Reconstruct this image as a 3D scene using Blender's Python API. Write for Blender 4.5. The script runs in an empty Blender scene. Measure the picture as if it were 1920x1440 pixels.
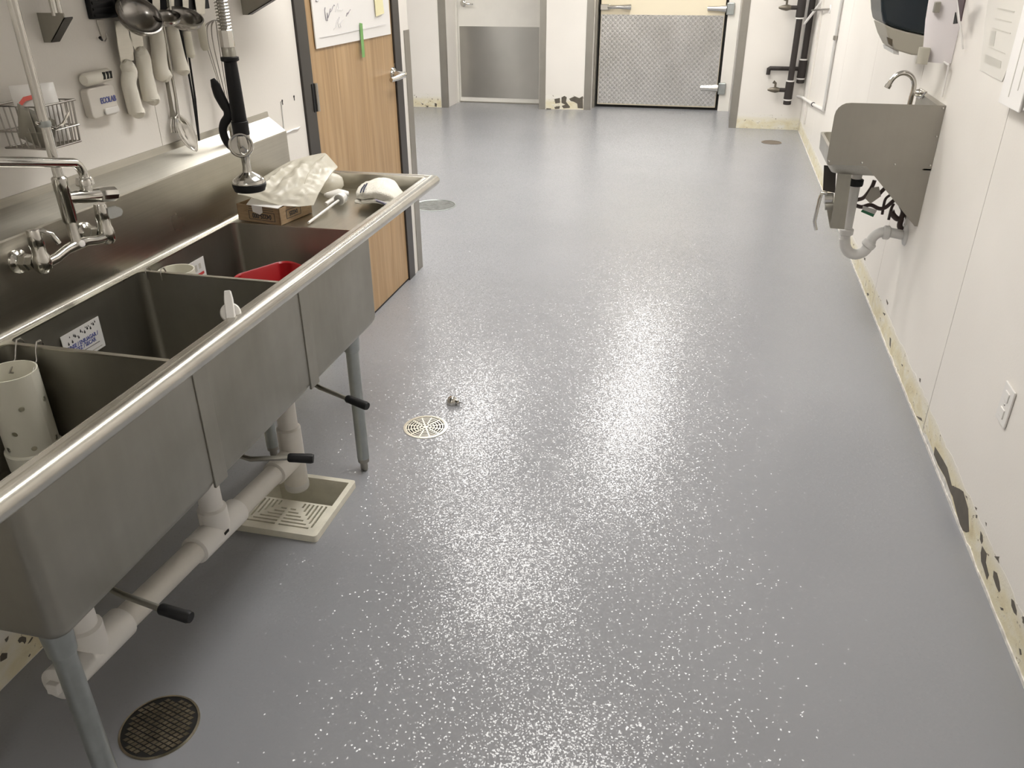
import bpy, bmesh, math, random
from mathutils import Vector, Matrix, noise
from mathutils.geometry import delaunay_2d_cdt
random.seed(7)
scene = bpy.context.scene
col = scene.collection
PI = math.pi
V3 = Vector

# ------------------------------------------------------------------ camera
H = 1.55
F_PX = 1512.9
FW = V3((-0.20604135, 0.86093566, -0.46512014))
RT = V3((0.97305192, 0.23054586, -0.00430809))
UP = V3((-0.10352254, 0.45347369, 0.88523708))
cam_d = bpy.data.cameras.new('camera')
cam = bpy.data.objects.new('camera', cam_d)
col.objects.link(cam)
cam_d.sensor_width = 36.0
cam_d.sensor_fit = 'HORIZONTAL'
cam_d.lens = F_PX / 1920 * 36.0
cam_d.clip_start = 0.02
cam.matrix_world = Matrix(((RT.x, UP.x, -FW.x, 0), (RT.y, UP.y, -FW.y, 0), (RT.z, UP.z, -FW.z, H), (0, 0, 0, 1)))
scene.camera = cam

# ------------------------------------------------------------------ world, exposure
world = bpy.data.worlds.new('world')
scene.world = world
world.use_nodes = True
world.node_tree.nodes['Background'].inputs[0].default_value = (1.0, 0.97, 0.93, 1)
world.node_tree.nodes['Background'].inputs[1].default_value = 0.02
vs = scene.view_settings
vs.view_transform = 'Standard'
vs.look = 'None'
vs.gamma = 1.0
vs.use_curve_mapping = False
vs.exposure = 0.0
CEIL = 2.62
LAMP_POWER = 19.0         # emission strength of the ceiling light diffusers
LAMPS = [(-0.42, 2.6, 0.6, 1.2), (-1.35, 4.68, 1.2, 0.6), (-0.5, 6.7, 0.6, 1.2), (-2.0, 6.7, 0.6, 1.2), (-0.5, 8.6, 0.6, 1.2), (-3.12, 7.9, 0.3, 1.2), (-0.45, -1.6, 0.6, 0.6)]

def at(px, py, x=None, y=None, z=None):
    """point on the plane x= / y= / z= seen at photo pixel (px, py)"""
    d = RT * ((px - 960) / F_PX) - UP * ((py - 720) / F_PX) + FW
    if x is not None: t = x / d.x
    elif y is not None: t = y / d.y
    else: t = (z - H) / d.z
    return V3((0, 0, H)) + d * t

# ------------------------------------------------------------------ mesh builder
WORLD = {}

def tag(o, label=None, cat=None, group=None, kind=None):
    if label: o['label'] = label
    if cat: o['category'] = cat
    if group: o['group'] = group
    if kind: o['kind'] = kind
    return o

def thing(name, loc, label, cat, group=None):
    o = bpy.data.objects.new(name, None)
    col.objects.link(o)
    o.empty_display_size = 0.1
    o.location = loc
    WORLD[o.name] = Matrix.Translation(V3(loc))
    return tag(o, label, cat, group)

def link(name, me, parent):
    o = bpy.data.objects.new(name, me)
    col.objects.link(o)
    if parent is not None:
        o.parent = parent
        o.matrix_parent_inverse = WORLD.get(parent.name, Matrix()).inverted()
        WORLD[o.name] = Matrix()
    return o

def frame_of(axis):
    a = V3(axis).normalized()
    h = V3((0, 0, 1)) if abs(a.z) < 0.9 else V3((0, 1, 0))
    u = h.cross(a).normalized()
    return u, a.cross(u), a

def circle(c, r, n, start=0.0):
    return [(c[0] + r * math.cos(start + 2 * PI * i / n), c[1] + r * math.sin(start + 2 * PI * i / n)) for i in range(n)]

def rrect(x0, x1, y0, y1, r, n=5):
    pts = []
    for cx, cy, a in ((x1 - r, y1 - r, 0), (x0 + r, y1 - r, PI / 2), (x0 + r, y0 + r, PI), (x1 - r, y0 + r, 1.5 * PI)):
        for i in range(n + 1):
            t = a + PI / 2 * i / n
            pts.append((cx + r * math.cos(t), cy + r * math.sin(t)))
    return pts

def arc(c, r, a0, a1, n, u=V3((1, 0, 0)), v=V3((0, 0, 1))):
    return [V3(c) + V3(u) * (r * math.cos(a0 + (a1 - a0) * i / n)) + V3(v) * (r * math.sin(a0 + (a1 - a0) * i / n)) for i in range(n + 1)]

def inside(p, poly):
    r = False
    j = len(poly) - 1
    for i in range(len(poly)):
        a, b = poly[i], poly[j]
        if (a[1] > p[1]) != (b[1] > p[1]) and p[0] < (b[0] - a[0]) * (p[1] - a[1]) / (b[1] - a[1]) + a[0]:
            r = not r
        j = i
    return r

def smooth_path(pts, k=5):
    P = [V3(p) for p in pts]
    out = []
    for i in range(len(P) - 1):
        p1, p2 = P[i], P[i + 1]
        p0 = P[i - 1] if i else p1 * 2 - p2
        p3 = P[i + 2] if i + 2 < len(P) else p2 * 2 - p1
        for j in range(k):
            f = j / k
            out.append(((p1 * 2) + (p2 - p0) * f + (p0 * 2 - p1 * 5 + p2 * 4 - p3) * f ** 2 + (p1 * 3 - p0 - p2 * 3 + p3) * f ** 3) * .5)
    return out + [P[-1]]

def smooth_val(r, k=5):
    return [r[i] + (r[i + 1] - r[i]) * j / k for i in range(len(r) - 1) for j in range(k)] + [r[-1]]

class MB:
    def __init__(s):
        s.v = []; s.f = []
    def add(s, vs_, fs):
        b = len(s.v)
        s.v += [V3(p) for p in vs_]
        s.f += [tuple(i + b for i in f) for f in fs]
        return s
    def box(s, x0, x1, y0, y1, z0, z1):
        return s.add([(x, y, z) for x in (x0, x1) for y in (y0, y1) for z in (z0, z1)],
                     [(0, 1, 3, 2), (4, 6, 7, 5), (0, 4, 5, 1), (2, 3, 7, 6), (0, 2, 6, 4), (1, 5, 7, 3)])
    def obox(s, c, u, v, w, su, sv, sw):
        u, v, w = V3(u).normalized() * su / 2, V3(v).normalized() * sv / 2, V3(w).normalized() * sw / 2
        c = V3(c)
        return s.add([c + u * a + v * b + w * d for a in (-1, 1) for b in (-1, 1) for d in (-1, 1)],
                     [(0, 1, 3, 2), (4, 6, 7, 5), (0, 4, 5, 1), (2, 3, 7, 6), (0, 2, 6, 4), (1, 5, 7, 3)])
    def tube(s, pts, r, n=12, caps=True, closed=False, flat=1.0):
        """round bar along a polyline, mitred at its corners; flat squeezes the section"""
        P = [V3(p) for p in pts]
        m = len(P)
        R = list(r) if hasattr(r, '__len__') else [r] * m
        T = []
        for i in range(m):
            a = P[(i - 1) % m] if (i > 0 or closed) else P[i]
            b = P[(i + 1) % m] if (i < m - 1 or closed) else P[i]
            d1 = (P[i] - a).normalized() if (P[i] - a).length > 1e-9 else None
            d2 = (b - P[i]).normalized() if (b - P[i]).length > 1e-9 else None
            if d1 is None: d1 = d2
            if d2 is None: d2 = d1
            T.append(((d1 + d2).normalized(), d1, d2))
        u, w, _ = frame_of(T[0][1])
        b0 = len(s.v)
        for i in range(m):
            t, d1, d2 = T[i]
            u = (u - t * u.dot(t)).normalized()
            w = t.cross(u)
            c = max(0.35, math.sqrt(max(0.0, (1 + d1.dot(d2)) / 2)))
            bend = (d2 - d1)
            for k in range(n):
                q = u * math.cos(2 * PI * k / n) + w * (math.sin(2 * PI * k / n) * flat)
                if bend.length > 1e-4:
                    bn = bend.normalized()
                    q = q + bn * (q.dot(bn) * (1 / c - 1))
                s.v.append(P[i] + q * R[i])
        for i in range(m if closed else m - 1):
            for k in range(n):
                a = b0 + i * n + k; a2 = b0 + i * n + (k + 1) % n
                j = (i + 1) % m
                c_ = b0 + j * n + k; c2 = b0 + j * n + (k + 1) % n
                s.f.append((a, a2, c2, c_))
        if caps and not closed:
            s.f.append(tuple(b0 + k for k in reversed(range(n))))
            s.f.append(tuple(b0 + (m - 1) * n + k for k in range(n)))
        return s
    def cyl(s, a, b, r, n=16, r2=None):
        return s.tube([a, b], [r, r if r2 is None else r2], n)
    def lathe(s, prof, o, axis=(0, 0, 1), n=24, close=False):
        """prof: list of (radius, height along axis)"""
        u, w, a = frame_of(axis)
        o = V3(o)
        b0 = len(s.v)
        for r, h in prof:
            for k in range(n):
                t = 2 * PI * k / n
                s.v.append(o + a * h + (u * math.cos(t) + w * math.sin(t)) * r)
        m = len(prof)
        for i in range(m - 1 + (1 if close else 0)):
            j = (i + 1) % m
            for k in range(n):
                s.f.append((b0 + i * n + k, b0 + i * n + (k + 1) % n, b0 + j * n + (k + 1) % n, b0 + j * n + k))
        if not close:
            if prof[0][0] > 1e-6: s.f.append(tuple(b0 + k for k in reversed(range(n))))
            if prof[-1][0] > 1e-6: s.f.append(tuple(b0 + (m - 1) * n + k for k in range(n)))
        return s
    def prism(s, poly, off):
        n = len(poly)
        off = V3(off)
        b = len(s.v)
        s.v += [V3(p) for p in poly] + [V3(p) + off for p in poly]
        s.f.append(tuple(b + i for i in reversed(range(n))))
        s.f.append(tuple(b + n + i for i in range(n)))
        for i in range(n):
            j = (i + 1) % n
            s.f.append((b + i, b + j, b + n + j, b + n + i))
        return s
    def loft(s, rings, caps=(True, True)):
        n = len(rings[0]); b = len(s.v)
        for r in rings: s.v += [V3(p) for p in r]
        for i in range(len(rings) - 1):
            for k in range(n):
                s.f.append((b + i * n + k, b + i * n + (k + 1) % n, b + (i + 1) * n + (k + 1) % n, b + (i + 1) * n + k))
        if caps[0]: s.f.append(tuple(b + k for k in reversed(range(n))))
        if caps[1]: s.f.append(tuple(b + (len(rings) - 1) * n + k for k in range(n)))
        return s
    def plate(s, outer, holes, to3, off):
        """flat sheet with holes; to3 maps 2-D to 3-D, off is the thickness vector"""
        pts = []; edges = []
        for loop in [outer] + holes:
            b = len(pts); n = len(loop)
            pts += [Vector(p) for p in loop]
            edges += [(b + i, b + (i + 1) % n) for i in range(n)]
        vo, eo, fo, _, _, _ = delaunay_2d_cdt(pts, edges, [], 0, 1e-7)
        off = V3(off)
        keep = []
        for f in fo:
            c = sum((vo[i] for i in f), Vector((0, 0))) / len(f)
            if inside(c, outer) and not any(inside(c, h) for h in holes): keep.append(f)
        b = len(s.v)
        n = len(vo)
        s.v += [V3(to3(p[0], p[1])) for p in vo] + [V3(to3(p[0], p[1])) + off for p in vo]
        cnt = {}
        for f in keep:
            s.f.append(tuple(b + i for i in f))
            s.f.append(tuple(b + n + i for i in reversed(f)))
            for i in range(len(f)):
                a, c = f[i], f[(i + 1) % len(f)]
                k = (min(a, c), max(a, c))
                cnt[k] = None if k in cnt else (a, c)
        for e in cnt.values():
            if e: s.f.append((b + e[1], b + e[0], b + n + e[0], b + n + e[1]))
        return s
    def grid(s, P, wrap=False):
        nu, nv = len(P), len(P[0]); b = len(s.v)
        for r in P: s.v += [V3(p) for p in r]
        for i in range(nu - 1):
            for j in range(nv - (0 if wrap else 1)):
                k = (j + 1) % nv
                s.f.append((b + i * nv + j, b + (i + 1) * nv + j, b + (i + 1) * nv + k, b + i * nv + k))
        return s
    def build(s, name, mat, parent=None, smooth=True, bevel=0, seg=2, subsurf=0, solid=0, angle=40, fix=True):
        me = bpy.data.meshes.new(name)
        vv = s.v
        loc = V3((0, 0, 0))
        if parent is None and vv:
            xs = [p.x for p in vv]; ys = [p.y for p in vv]; zs = [p.z for p in vv]
            loc = V3(((min(xs) + max(xs)) / 2, (min(ys) + max(ys)) / 2, min(zs)))
            vv = [p - loc for p in vv]
        me.from_pydata([tuple(p) for p in vv], [], s.f)
        if fix:
            bm = bmesh.new(); bm.from_mesh(me)
            bmesh.ops.recalc_face_normals(bm, faces=bm.faces)
            bm.to_mesh(me); bm.free()
        if smooth:
            me.shade_smooth()
            me.set_sharp_from_angle(angle=math.radians(angle))
        me.materials.append(mat)
        o = link(name, me, parent)
        if parent is None:
            o.location = loc
            WORLD[o.name] = Matrix.Translation(loc)
        if solid:
            m = o.modifiers.new('solid', 'SOLIDIFY'); m.thickness = solid; m.offset = 0
        if bevel:
            m = o.modifiers.new('bevel', 'BEVEL'); m.width = bevel; m.segments = seg; m.limit_method = 'ANGLE'; m.angle_limit = math.radians(35)
        if subsurf:
            m = o.modifiers.new('sub', 'SUBSURF'); m.levels = subsurf; m.render_levels = subsurf
        return o

def text_mb(txt, size, origin, right, up, bold=False, ext=0.0004, center=True, squeeze=1.0):
    """flat lettering as thin raised geometry"""
    cu = bpy.data.curves.new('lettering', 'FONT')
    cu.body = txt; cu.size = size; cu.extrude = ext
    if bold: cu.offset = size * 0.022
    if center: cu.align_x = 'CENTER'; cu.align_y = 'CENTER'
    ob = bpy.data.objects.new('lettering', cu)
    col.objects.link(ob)
    dg = bpy.context.evaluated_depsgraph_get()
    me = bpy.data.meshes.new_from_object(ob.evaluated_get(dg))
    r = V3(right).normalized(); u = V3(up).normalized(); nn = r.cross(u)
    mb = MB()
    mb.add([V3(origin) + r * v.co.x * squeeze + u * v.co.y + nn * v.co.z for v in me.vertices], [tuple(p.vertices) for p in me.polygons])
    bpy.data.objects.remove(ob); bpy.data.curves.remove(cu); bpy.data.meshes.remove(me)
    return mb

# ------------------------------------------------------------------ materials
def nt(name):
    m = bpy.data.materials.new(name)
    m.use_nodes = True
    t = m.node_tree
    return m, t, t.nodes['Principled BSDF']

def node(t, kind, **kw):
    n = t.nodes.new(kind)
    for k, v in kw.items():
        if k.startswith('i_'):
            key = k[2:].replace('_', ' ')
            n.inputs[int(key) if key.isdigit() else key].default_value = v
        else: setattr(n, k, v)
    return n

def coords(t, scale=(1, 1, 1), rot=(0, 0, 0)):
    g = node(t, 'ShaderNodeNewGeometry')
    m = node(t, 'ShaderNodeMapping')
    m.inputs['Scale'].default_value = scale
    m.inputs['Rotation'].default_value = rot
    t.links.new(g.outputs['Position'], m.inputs['Vector'])
    return m.outputs[0]

def noise_n(t, vec, scale, detail=3, rough=0.5, dist=0.0):
    n = node(t, 'ShaderNodeTexNoise')
    n.inputs['Scale'].default_value = scale
    n.inputs['Detail'].default_value = detail
    n.inputs['Roughness'].default_value = rough
    n.inputs['Distortion'].default_value = dist
    t.links.new(vec, n.inputs['Vector'])
    return n.outputs['Fac']

def ramp(t, fac, stops):
    r = node(t, 'ShaderNodeValToRGB')
    e = r.color_ramp.elements
    while len(e) < len(stops): e.new(0.5)
    for i, (p, c) in enumerate(stops):
        e[i].position = p
        e[i].color = (c[0], c[1], c[2], 1) if hasattr(c, '__len__') else (c, c, c, 1)
    t.links.new(fac, r.inputs[0])
    return r.outputs[0]

def bump(t, p, h, strength, dist=0.01):
    b = node(t, 'ShaderNodeBump')
    b.inputs['Strength'].default_value = strength
    b.inputs['Distance'].default_value = dist
    t.links.new(h, b.inputs['Height'])
    t.links.new(b.outputs[0], p.inputs['Normal'])

def mix(t, fac, a, b, mode='MIX'):
    m = node(t, 'ShaderNodeMix', data_type='RGBA', blend_type=mode)
    for sock, v in ((m.inputs[0], fac), (m.inputs[6], a), (m.inputs[7], b)):
        if hasattr(v, 'is_linked') or hasattr(v, 'links'): t.links.new(v, sock)
        elif hasattr(v, '__len__'): sock.default_value = (v[0], v[1], v[2], 1)
        else: sock.default_value = v
    return m.outputs[2]

def simple(name, c, rough=0.5, metal=0.0, spec=0.5, bump_s=None, var=0.0, vscale=8, trans=0, emit=None, alpha=1, coat=0):
    m, t, p = nt(name)
    p.inputs['Base Color'].default_value = (c[0], c[1], c[2], 1)
    p.inputs['Roughness'].default_value = rough
    p.inputs['Metallic'].default_value = metal
    p.inputs['Specular IOR Level'].default_value = spec
    p.inputs['Transmission Weight'].default_value = trans
    p.inputs['Coat Weight'].default_value = coat
    p.inputs['Alpha'].default_value = alpha
    if var:
        n = noise_n(t, coords(t), vscale, 4)
        cc = ramp(t, n, [(0.25, tuple(x * (1 - var) for x in c)), (0.75, tuple(min(1, x * (1 + var * 0.6)) for x in c))])
        t.links.new(cc, p.inputs['Base Color'])
    if bump_s:
        bump(t, p, noise_n(t, coords(t), bump_s[0], 3), bump_s[1], bump_s[2] if len(bump_s) > 2 else 0.002)
    if emit:
        p.inputs['Emission Color'].default_value = (emit[0], emit[1], emit[2], 1)
        p.inputs['Emission Strength'].default_value = emit[3]
    return m

def steel(name, c, rough, stretch=(30, 30, 600), var=0.12, blotch=0.15, bscale=5, grain_bump=True):
    """brushed sheet metal with grain and faint handling stains"""
    m, t, p = nt(name)
    p.inputs['Metallic'].default_value = 1.0
    g = noise_n(t, coords(t, stretch), 1.0, 2)
    s = noise_n(t, coords(t), bscale, 4)
    base = ramp(t, s, [(0.3, tuple(x * (1 - blotch) for x in c)), (0.7, c)])
    grain = ramp(t, g, [(0.2, 1 - var), (0.8, 1.0)])
    t.links.new(mix(t, 1.0, base, grain, 'MULTIPLY'), p.inputs['Base Color'])
    rr = ramp(t, s, [(0.2, rough * 1.25), (0.8, rough * 0.85)])
    t.links.new(rr, p.inputs['Roughness'])
    if grain_bump: bump(t, p, g, 0.05, 0.001)
    return m

M = {}
M['steel'] = steel('brushed_steel', (0.52, 0.495, 0.44), 0.33, (40, 3, 400))
M['steel_roll'] = simple('rolled_steel', (0.60, 0.58, 0.53), 0.27, 1.0, var=0.12, vscale=16)
M['steel_dull'] = steel('dull_steel', (0.40, 0.385, 0.34), 0.42, (40, 40, 4), 0.07)
M['steel_splash'] = steel('splash_steel', (0.56, 0.535, 0.47), 0.30, (300, 3, 300))
M['galv'] = steel('galvanised', (0.50, 0.53, 0.52), 0.42, (60, 60, 6), 0.12, 0.2, 14)
M['guard'] = steel('guard_steel', (0.40, 0.38, 0.34), 0.42, (60, 60, 3), 0.03, 0.1, 4, False)
M['kick'] = steel('kick_plate_steel', (0.50, 0.485, 0.45), 0.36, (2, 60, 2), 0.05, 0.1, 2, False)
_t = M['kick'].node_tree
_tn = _t.nodes.new('ShaderNodeTangent'); _tn.direction_type = 'RADIAL'; _tn.axis = 'Z'
_t.nodes['Principled BSDF'].inputs['Anisotropic'].default_value = 0.97
_t.nodes['Principled BSDF'].inputs['Anisotropic Rotation'].default_value = 0.25
_t.links.new(_tn.outputs[0], _t.nodes['Principled BSDF'].inputs['Tangent'])
M['chrome'] = simple('chrome', (0.62, 0.605, 0.57), 0.13, 1.0)
M['wire'] = simple('wire_steel', (0.45, 0.43, 0.40), 0.3, 1.0)
M['black'] = simple('black_rubber', (0.009, 0.009, 0.010), 0.5, spec=0.3)
M['blackpipe'] = simple('black_pipe_wrap', (0.028, 0.022, 0.02), 0.6, bump_s=(60, 0.3))
M['pvc'] = simple('white_pvc', (0.70, 0.67, 0.62), 0.35, var=0.1, vscale=7)
M['pvc_grey'] = simple('grey_white_pvc', (0.62, 0.61, 0.59), 0.35)
M['cream'] = simple('cream_plastic', (0.78, 0.75, 0.64), 0.45, var=0.12, vscale=20)
M['plastic_white'] = simple('white_plastic', (0.82, 0.80, 0.77), 0.35)
M['white_handle'] = simple('ivory_handle', (0.88, 0.845, 0.75), 0.4)
M['red'] = simple('red_plastic', (0.36, 0.010, 0.014), 0.35)
M['paper'] = simple('white_paper', (0.84, 0.82, 0.80), 0.7)
M['dark'] = simple('dark_void', (0.012, 0.011, 0.010), 0.8)
M['darkframe'] = simple('dark_brown_paint', (0.035, 0.03, 0.026), 0.35)
M['white_paint'] = simple('white_paint', (0.80, 0.775, 0.72), 0.4, var=0.08, vscale=3)
M['cream_paint'] = simple('cream_paint', (0.80, 0.72, 0.55), 0.4)

def wall_mat():
    m, t, p = nt('white_wall_panel')
    n = noise_n(t, coords(t), 1.3, 3)
    t.links.new(ramp(t, n, [(0.3, (0.80, 0.765, 0.715)), (0.7, (0.86, 0.825, 0.775))]), p.inputs['Base Color'])
    p.inputs['Roughness'].default_value = 0.38
    bump(t, p, noise_n(t, coords(t), 140, 2), 0.12, 0.002)
    return m
M['wall'] = wall_mat()
M['ceiling'] = simple('ceiling_tile', (0.80, 0.79, 0.76), 0.8, bump_s=(90, 0.3))

def floor_mat():
    m, t, p = nt('grey_epoxy_floor')
    c = coords(t)
    big = noise_n(t, c, 0.9, 3)
    base = ramp(t, big, [(0.3, (0.275, 0.281, 0.303)), (0.7, (0.306, 0.312, 0.335))])
    t.links.new(base, p.inputs['Base Color'])
    p.inputs['Roughness'].default_value = 0.6
    p.inputs['Specular IOR Level'].default_value = 0.15
    # clear glossy top coat over broadcast grit: each grain tips the gloss a little its own way
    p.inputs['Coat Weight'].default_value = 0.85
    p.inputs['Coat Roughness'].default_value = 0.11
    v = node(t, 'ShaderNodeTexVoronoi', voronoi_dimensions='3D', feature='F1')
    v.inputs['Scale'].default_value = 285.0
    t.links.new(c, v.inputs['Vector'])
    s0 = node(t, 'ShaderNodeSeparateColor'); t.links.new(v.outputs['Color'], s0.inputs[0])
    pw = node(t, 'ShaderNodeMath', operation='POWER'); pw.inputs[1].default_value = 3.0
    t.links.new(s0.outputs[2], pw.inputs[0])
    am = node(t, 'ShaderNodeMath', operation='MULTIPLY_ADD'); am.inputs[1].default_value = 0.55; am.inputs[2].default_value = 0.10
    t.links.new(pw.outputs[0], am.inputs[0])
    cmb = node(t, 'ShaderNodeCombineXYZ')
    for k in (0, 1):
        sb_ = node(t, 'ShaderNodeMath', operation='SUBTRACT'); sb_.inputs[1].default_value = 0.5
        t.links.new(s0.outputs[k], sb_.inputs[0])
        ml = node(t, 'ShaderNodeMath', operation='MULTIPLY')
        t.links.new(sb_.outputs[0], ml.inputs[0]); t.links.new(am.outputs[0], ml.inputs[1])
        t.links.new(ml.outputs[0], cmb.inputs[k])
    gn = node(t, 'ShaderNodeNewGeometry')
    ad = node(t, 'ShaderNodeVectorMath', operation='ADD')
    t.links.new(gn.outputs['Normal'], ad.inputs[0]); t.links.new(cmb.outputs[0], ad.inputs[1])
    nm = node(t, 'ShaderNodeVectorMath', operation='NORMALIZE'); t.links.new(ad.outputs[0], nm.inputs[0])
    t.links.new(nm.outputs[0], p.inputs['Coat Normal'])
    return m
M['floor'] = floor_mat()

def wood_mat():
    m, t, p = nt('oak_door')
    c = coords(t, (1, 1, 1))
    warp = noise_n(t, coords(t, (1, 5, 0.7)), 3.0, 4, 0.6, 0.6)
    fine = noise_n(t, coords(t, (1, 90, 3)), 1.0, 5, 0.65)
    w = node(t, 'ShaderNodeTexNoise'); w.inputs['Scale'].default_value = 1.0; w.inputs['Detail'].default_value = 5; w.inputs['Distortion'].default_value = 1.2
    t.links.new(coords(t, (1, 26, 1.1)), w.inputs['Vector'])
    a = ramp(t, w.outputs['Fac'], [(0.28, (0.40, 0.25, 0.115)), (0.5, (0.50, 0.325, 0.165)), (0.72, (0.565, 0.38, 0.205))])
    b = ramp(t, fine, [(0.3, 0.88), (0.6, 1.0)])
    d = mix(t, 1.0, a, b, 'MULTIPLY')
    e = ramp(t, warp, [(0.3, 0.88), (0.7, 1.05)])
    t.links.new(mix(t, 1.0, d, e, 'MULTIPLY'), p.inputs['Base Color'])
    p.inputs['Roughness'].default_value = 0.42
    bump(t, p, fine, 0.06, 0.001)
    return m
M['wood'] = wood_mat()

def residue_mat():
    """yellowed adhesive left where a cove base was pulled off, with brown stains"""
    m, t, p = nt('adhesive_residue')
    c = coords(t, (1, 1, 1.6))
    a = noise_n(t, c, 9, 5, 0.6, 0.5)
    b = noise_n(t, c, 26, 4, 0.65, 0.8)
    base = ramp(t, a, [(0.3, (0.82, 0.79, 0.70)), (0.52, (0.77, 0.71, 0.52)), (0.72, (0.66, 0.575, 0.37))])
    st = ramp(t, b, [(0.63, 0.0), (0.68, 1.0)])
    sx = node(t, 'ShaderNodeSeparateXYZ'); gg = node(t, 'ShaderNodeNewGeometry')
    t.links.new(gg.outputs['Position'], sx.inputs[0])
    ad = node(t, 'ShaderNodeMath', operation='MULTIPLY_ADD'); ad.inputs[1].default_value = 0.09
    t.links.new(a, ad.inputs[0]); t.links.new(sx.outputs['Z'], ad.inputs[2])
    thin = ramp(t, ad.outputs[0], [(0.125, 0.0), (0.17, 1.0)])          # the glue thins out to bare panel at its upper edge
    base = mix(t, thin, base, (0.83, 0.80, 0.74))
    t.links.new(mix(t, st, base, (0.20, 0.15, 0.09)), p.inputs['Base Color'])
    p.inputs['Roughness'].default_value = 0.6
    bump(t, p, b, 0.5, 0.004)
    return m
M['residue'] = residue_mat()
M['stain'] = simple('bare_grey_patch', (0.115, 0.10, 0.078), 0.55, var=0.2, vscale=30)
M['caulk'] = simple('ragged_caulk', (0.78, 0.76, 0.72), 0.5, var=0.3, vscale=40)

# ------------------------------------------------------------------ the room
LW, RW, YB = -1.52, 0.874, -2.4          # left wall, right wall, wall behind the camera
CORNER = 4.157                            # end of the left wall
XL = -5.4

def struct(o):
    return tag(o, kind='structure')

# floor with real openings for the drains and the floor sink
FS = (-1.318, -1.022, 1.737, 2.040)       # floor sink x0 x1 y0 y1
DR_A, DR_B, DR_C, DR_D = (-0.922, 2.458), (-1.084, 1.049), (-1.860, 5.415), (0.584, 8.24)
R_A, R_B, R_C, R_D = 0.083, 0.088, 0.155, 0.095
holes = [[(FS[0] + .008, FS[2] + .008), (FS[1] - .008, FS[2] + .008), (FS[1] - .008, FS[3] - .008), (FS[0] + .008, FS[3] - .008)],
         circle(DR_A, R_A - .002, 40), circle(DR_B, R_B - .002, 40), circle(DR_C, R_C - .002, 40), circle(DR_D, R_D - .002, 32)]
fl = MB().plate([(XL, YB), (RW + .12, YB), (RW + .12, 10.6), (XL, 10.6)], holes, lambda a, b: (a, b, 0), (0, 0, -0.012))
floor = struct(fl.build('floor', M['floor'], smooth=False))
slab = MB().box(XL, RW + .12, YB, 10.6, -0.42, -0.40)
slab.build('sub_floor', M['dark'], floor, smooth=False)

ceil = MB()
lam_holes = [[(x - w / 2, y - l / 2), (x + w / 2, y - l / 2), (x + w / 2, y + l / 2), (x - w / 2, y + l / 2)] for x, y, w, l in LAMPS]
ceil.plate([(XL, YB), (RW + .12, YB), (RW + .12, 10.6), (XL, 10.6)], lam_holes, lambda a, b: (a, b, CEIL), (0, 0, 0.02))
ceiling = struct(ceil.build('ceiling', M['ceiling'], smooth=False))

def panels(parent, ys, to3, z0, z1, off, gap=0.003, mat='wall', name='wall_panel'):
    """wall sheets side by side with an open seam between them"""
    for a, b in zip(ys[:-1], ys[1:]):
        q = [to3(a + gap / 2, z0), to3(b - gap / 2, z0), to3(b - gap / 2, z1), to3(a + gap / 2, z1)]
        MB().prism(q, off).build(name, M[mat], parent, smooth=False)

# left wall, with the opening of the wooden door
D0, D1, DH = 2.955, 4.022, 2.12
wl = MB()
wl.plate([(YB, 0), (D0, 0), (D0, DH), (D1, DH), (D1, 0), (CORNER, 0), (CORNER, CEIL), (YB, CEIL)], [], lambda a, b: (LW - 0.004, a, b), (-0.12, 0, 0))
wall_left = struct(wl.build('wall_left', M['wall'], smooth=False))
panels(wall_left, [-2.4, -1.2, 0.0, 1.2, 2.068, D0 - .002], lambda a, b: (LW - .004, a, b), 0.0, CEIL, (0.004, 0, 0), 0.0025)
MB().box(LW - .004, LW, D1 + .002, CORNER - .002, 0, CEIL).build('wall_panel', M['wall'], wall_left, smooth=False)
# return of the left wall, facing the far wall
wr = MB().box(XL, LW - .124, CORNER - .12, CORNER - .002, 0, CEIL)
struct(wr.build('wall_left_return', M['wall'], smooth=False))

# right wall
wrt = MB().box(RW + .004, RW + .12, YB, 8.94, 0, CEIL)
wall_right = struct(wrt.build('wall_right', M['stain'], smooth=False))
RSEAM = [-2.4, -0.85, 0.375, 1.60, 2.82, 4.045, 5.27, 6.50, 7.72, 8.93]
panels(wall_right, RSEAM, lambda a, b: (RW, a, b), 0.0, CEIL, (0.004, 0, 0), 0.004)

# wall behind the camera and the far left side
struct(MB().box(XL, RW + .12, YB - .1, YB, 0, CEIL).build('wall_behind', M['wall'], smooth=False))
struct(MB().box(XL - .1, XL, CORNER - .12, 10.6, 0, CEIL).build('wall_far_left', M['wall'], smooth=False))

# far wall: three white piers between two recessed doorways
YW = 9.60
def ywall(x):
    return 9.57 + (x + 3.13) * 0.10
fa = MB()
def pier(mb, xa, xb, depth=0.62):
    mb.prism([(xa, ywall(xa), 0), (xb, ywall(xb), 0), (xb, ywall(xb) + depth, 0), (xa, ywall(xa) + depth, 0)], (0, 0, CEIL))
G1, G1R, G2L, G2, G3, G3R = -3.132, -3.055, -1.972, -1.903, -1.458, -1.386
pier(fa, XL, G1R - .002); pier(fa, G2L + .002, G3R - .002)
fa.box(G1R - .002, G2L + .002, 9.75, 10.3, 2.12, CEIL)
fa.box(G3R - .002, 0.20, 9.85, 10.4, 2.12, CEIL)
wall_back = struct(fa.build('wall_back', M['wall'], smooth=False))
nb = MB().box(0.19, RW + .12, 8.932, 10.4, 0, CEIL)
struct(nb.build('wall_back_right', M['wall'], smooth=False))

def guard(n, poly, z1, parent=None, mat='guard'):
    o = MB().prism([(x, y, 0.0) for x, y in poly], (0, 0, z1)).build('trim_%d' % n, M[mat], smooth=False)
    return struct(o)
T = 0.004
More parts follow.
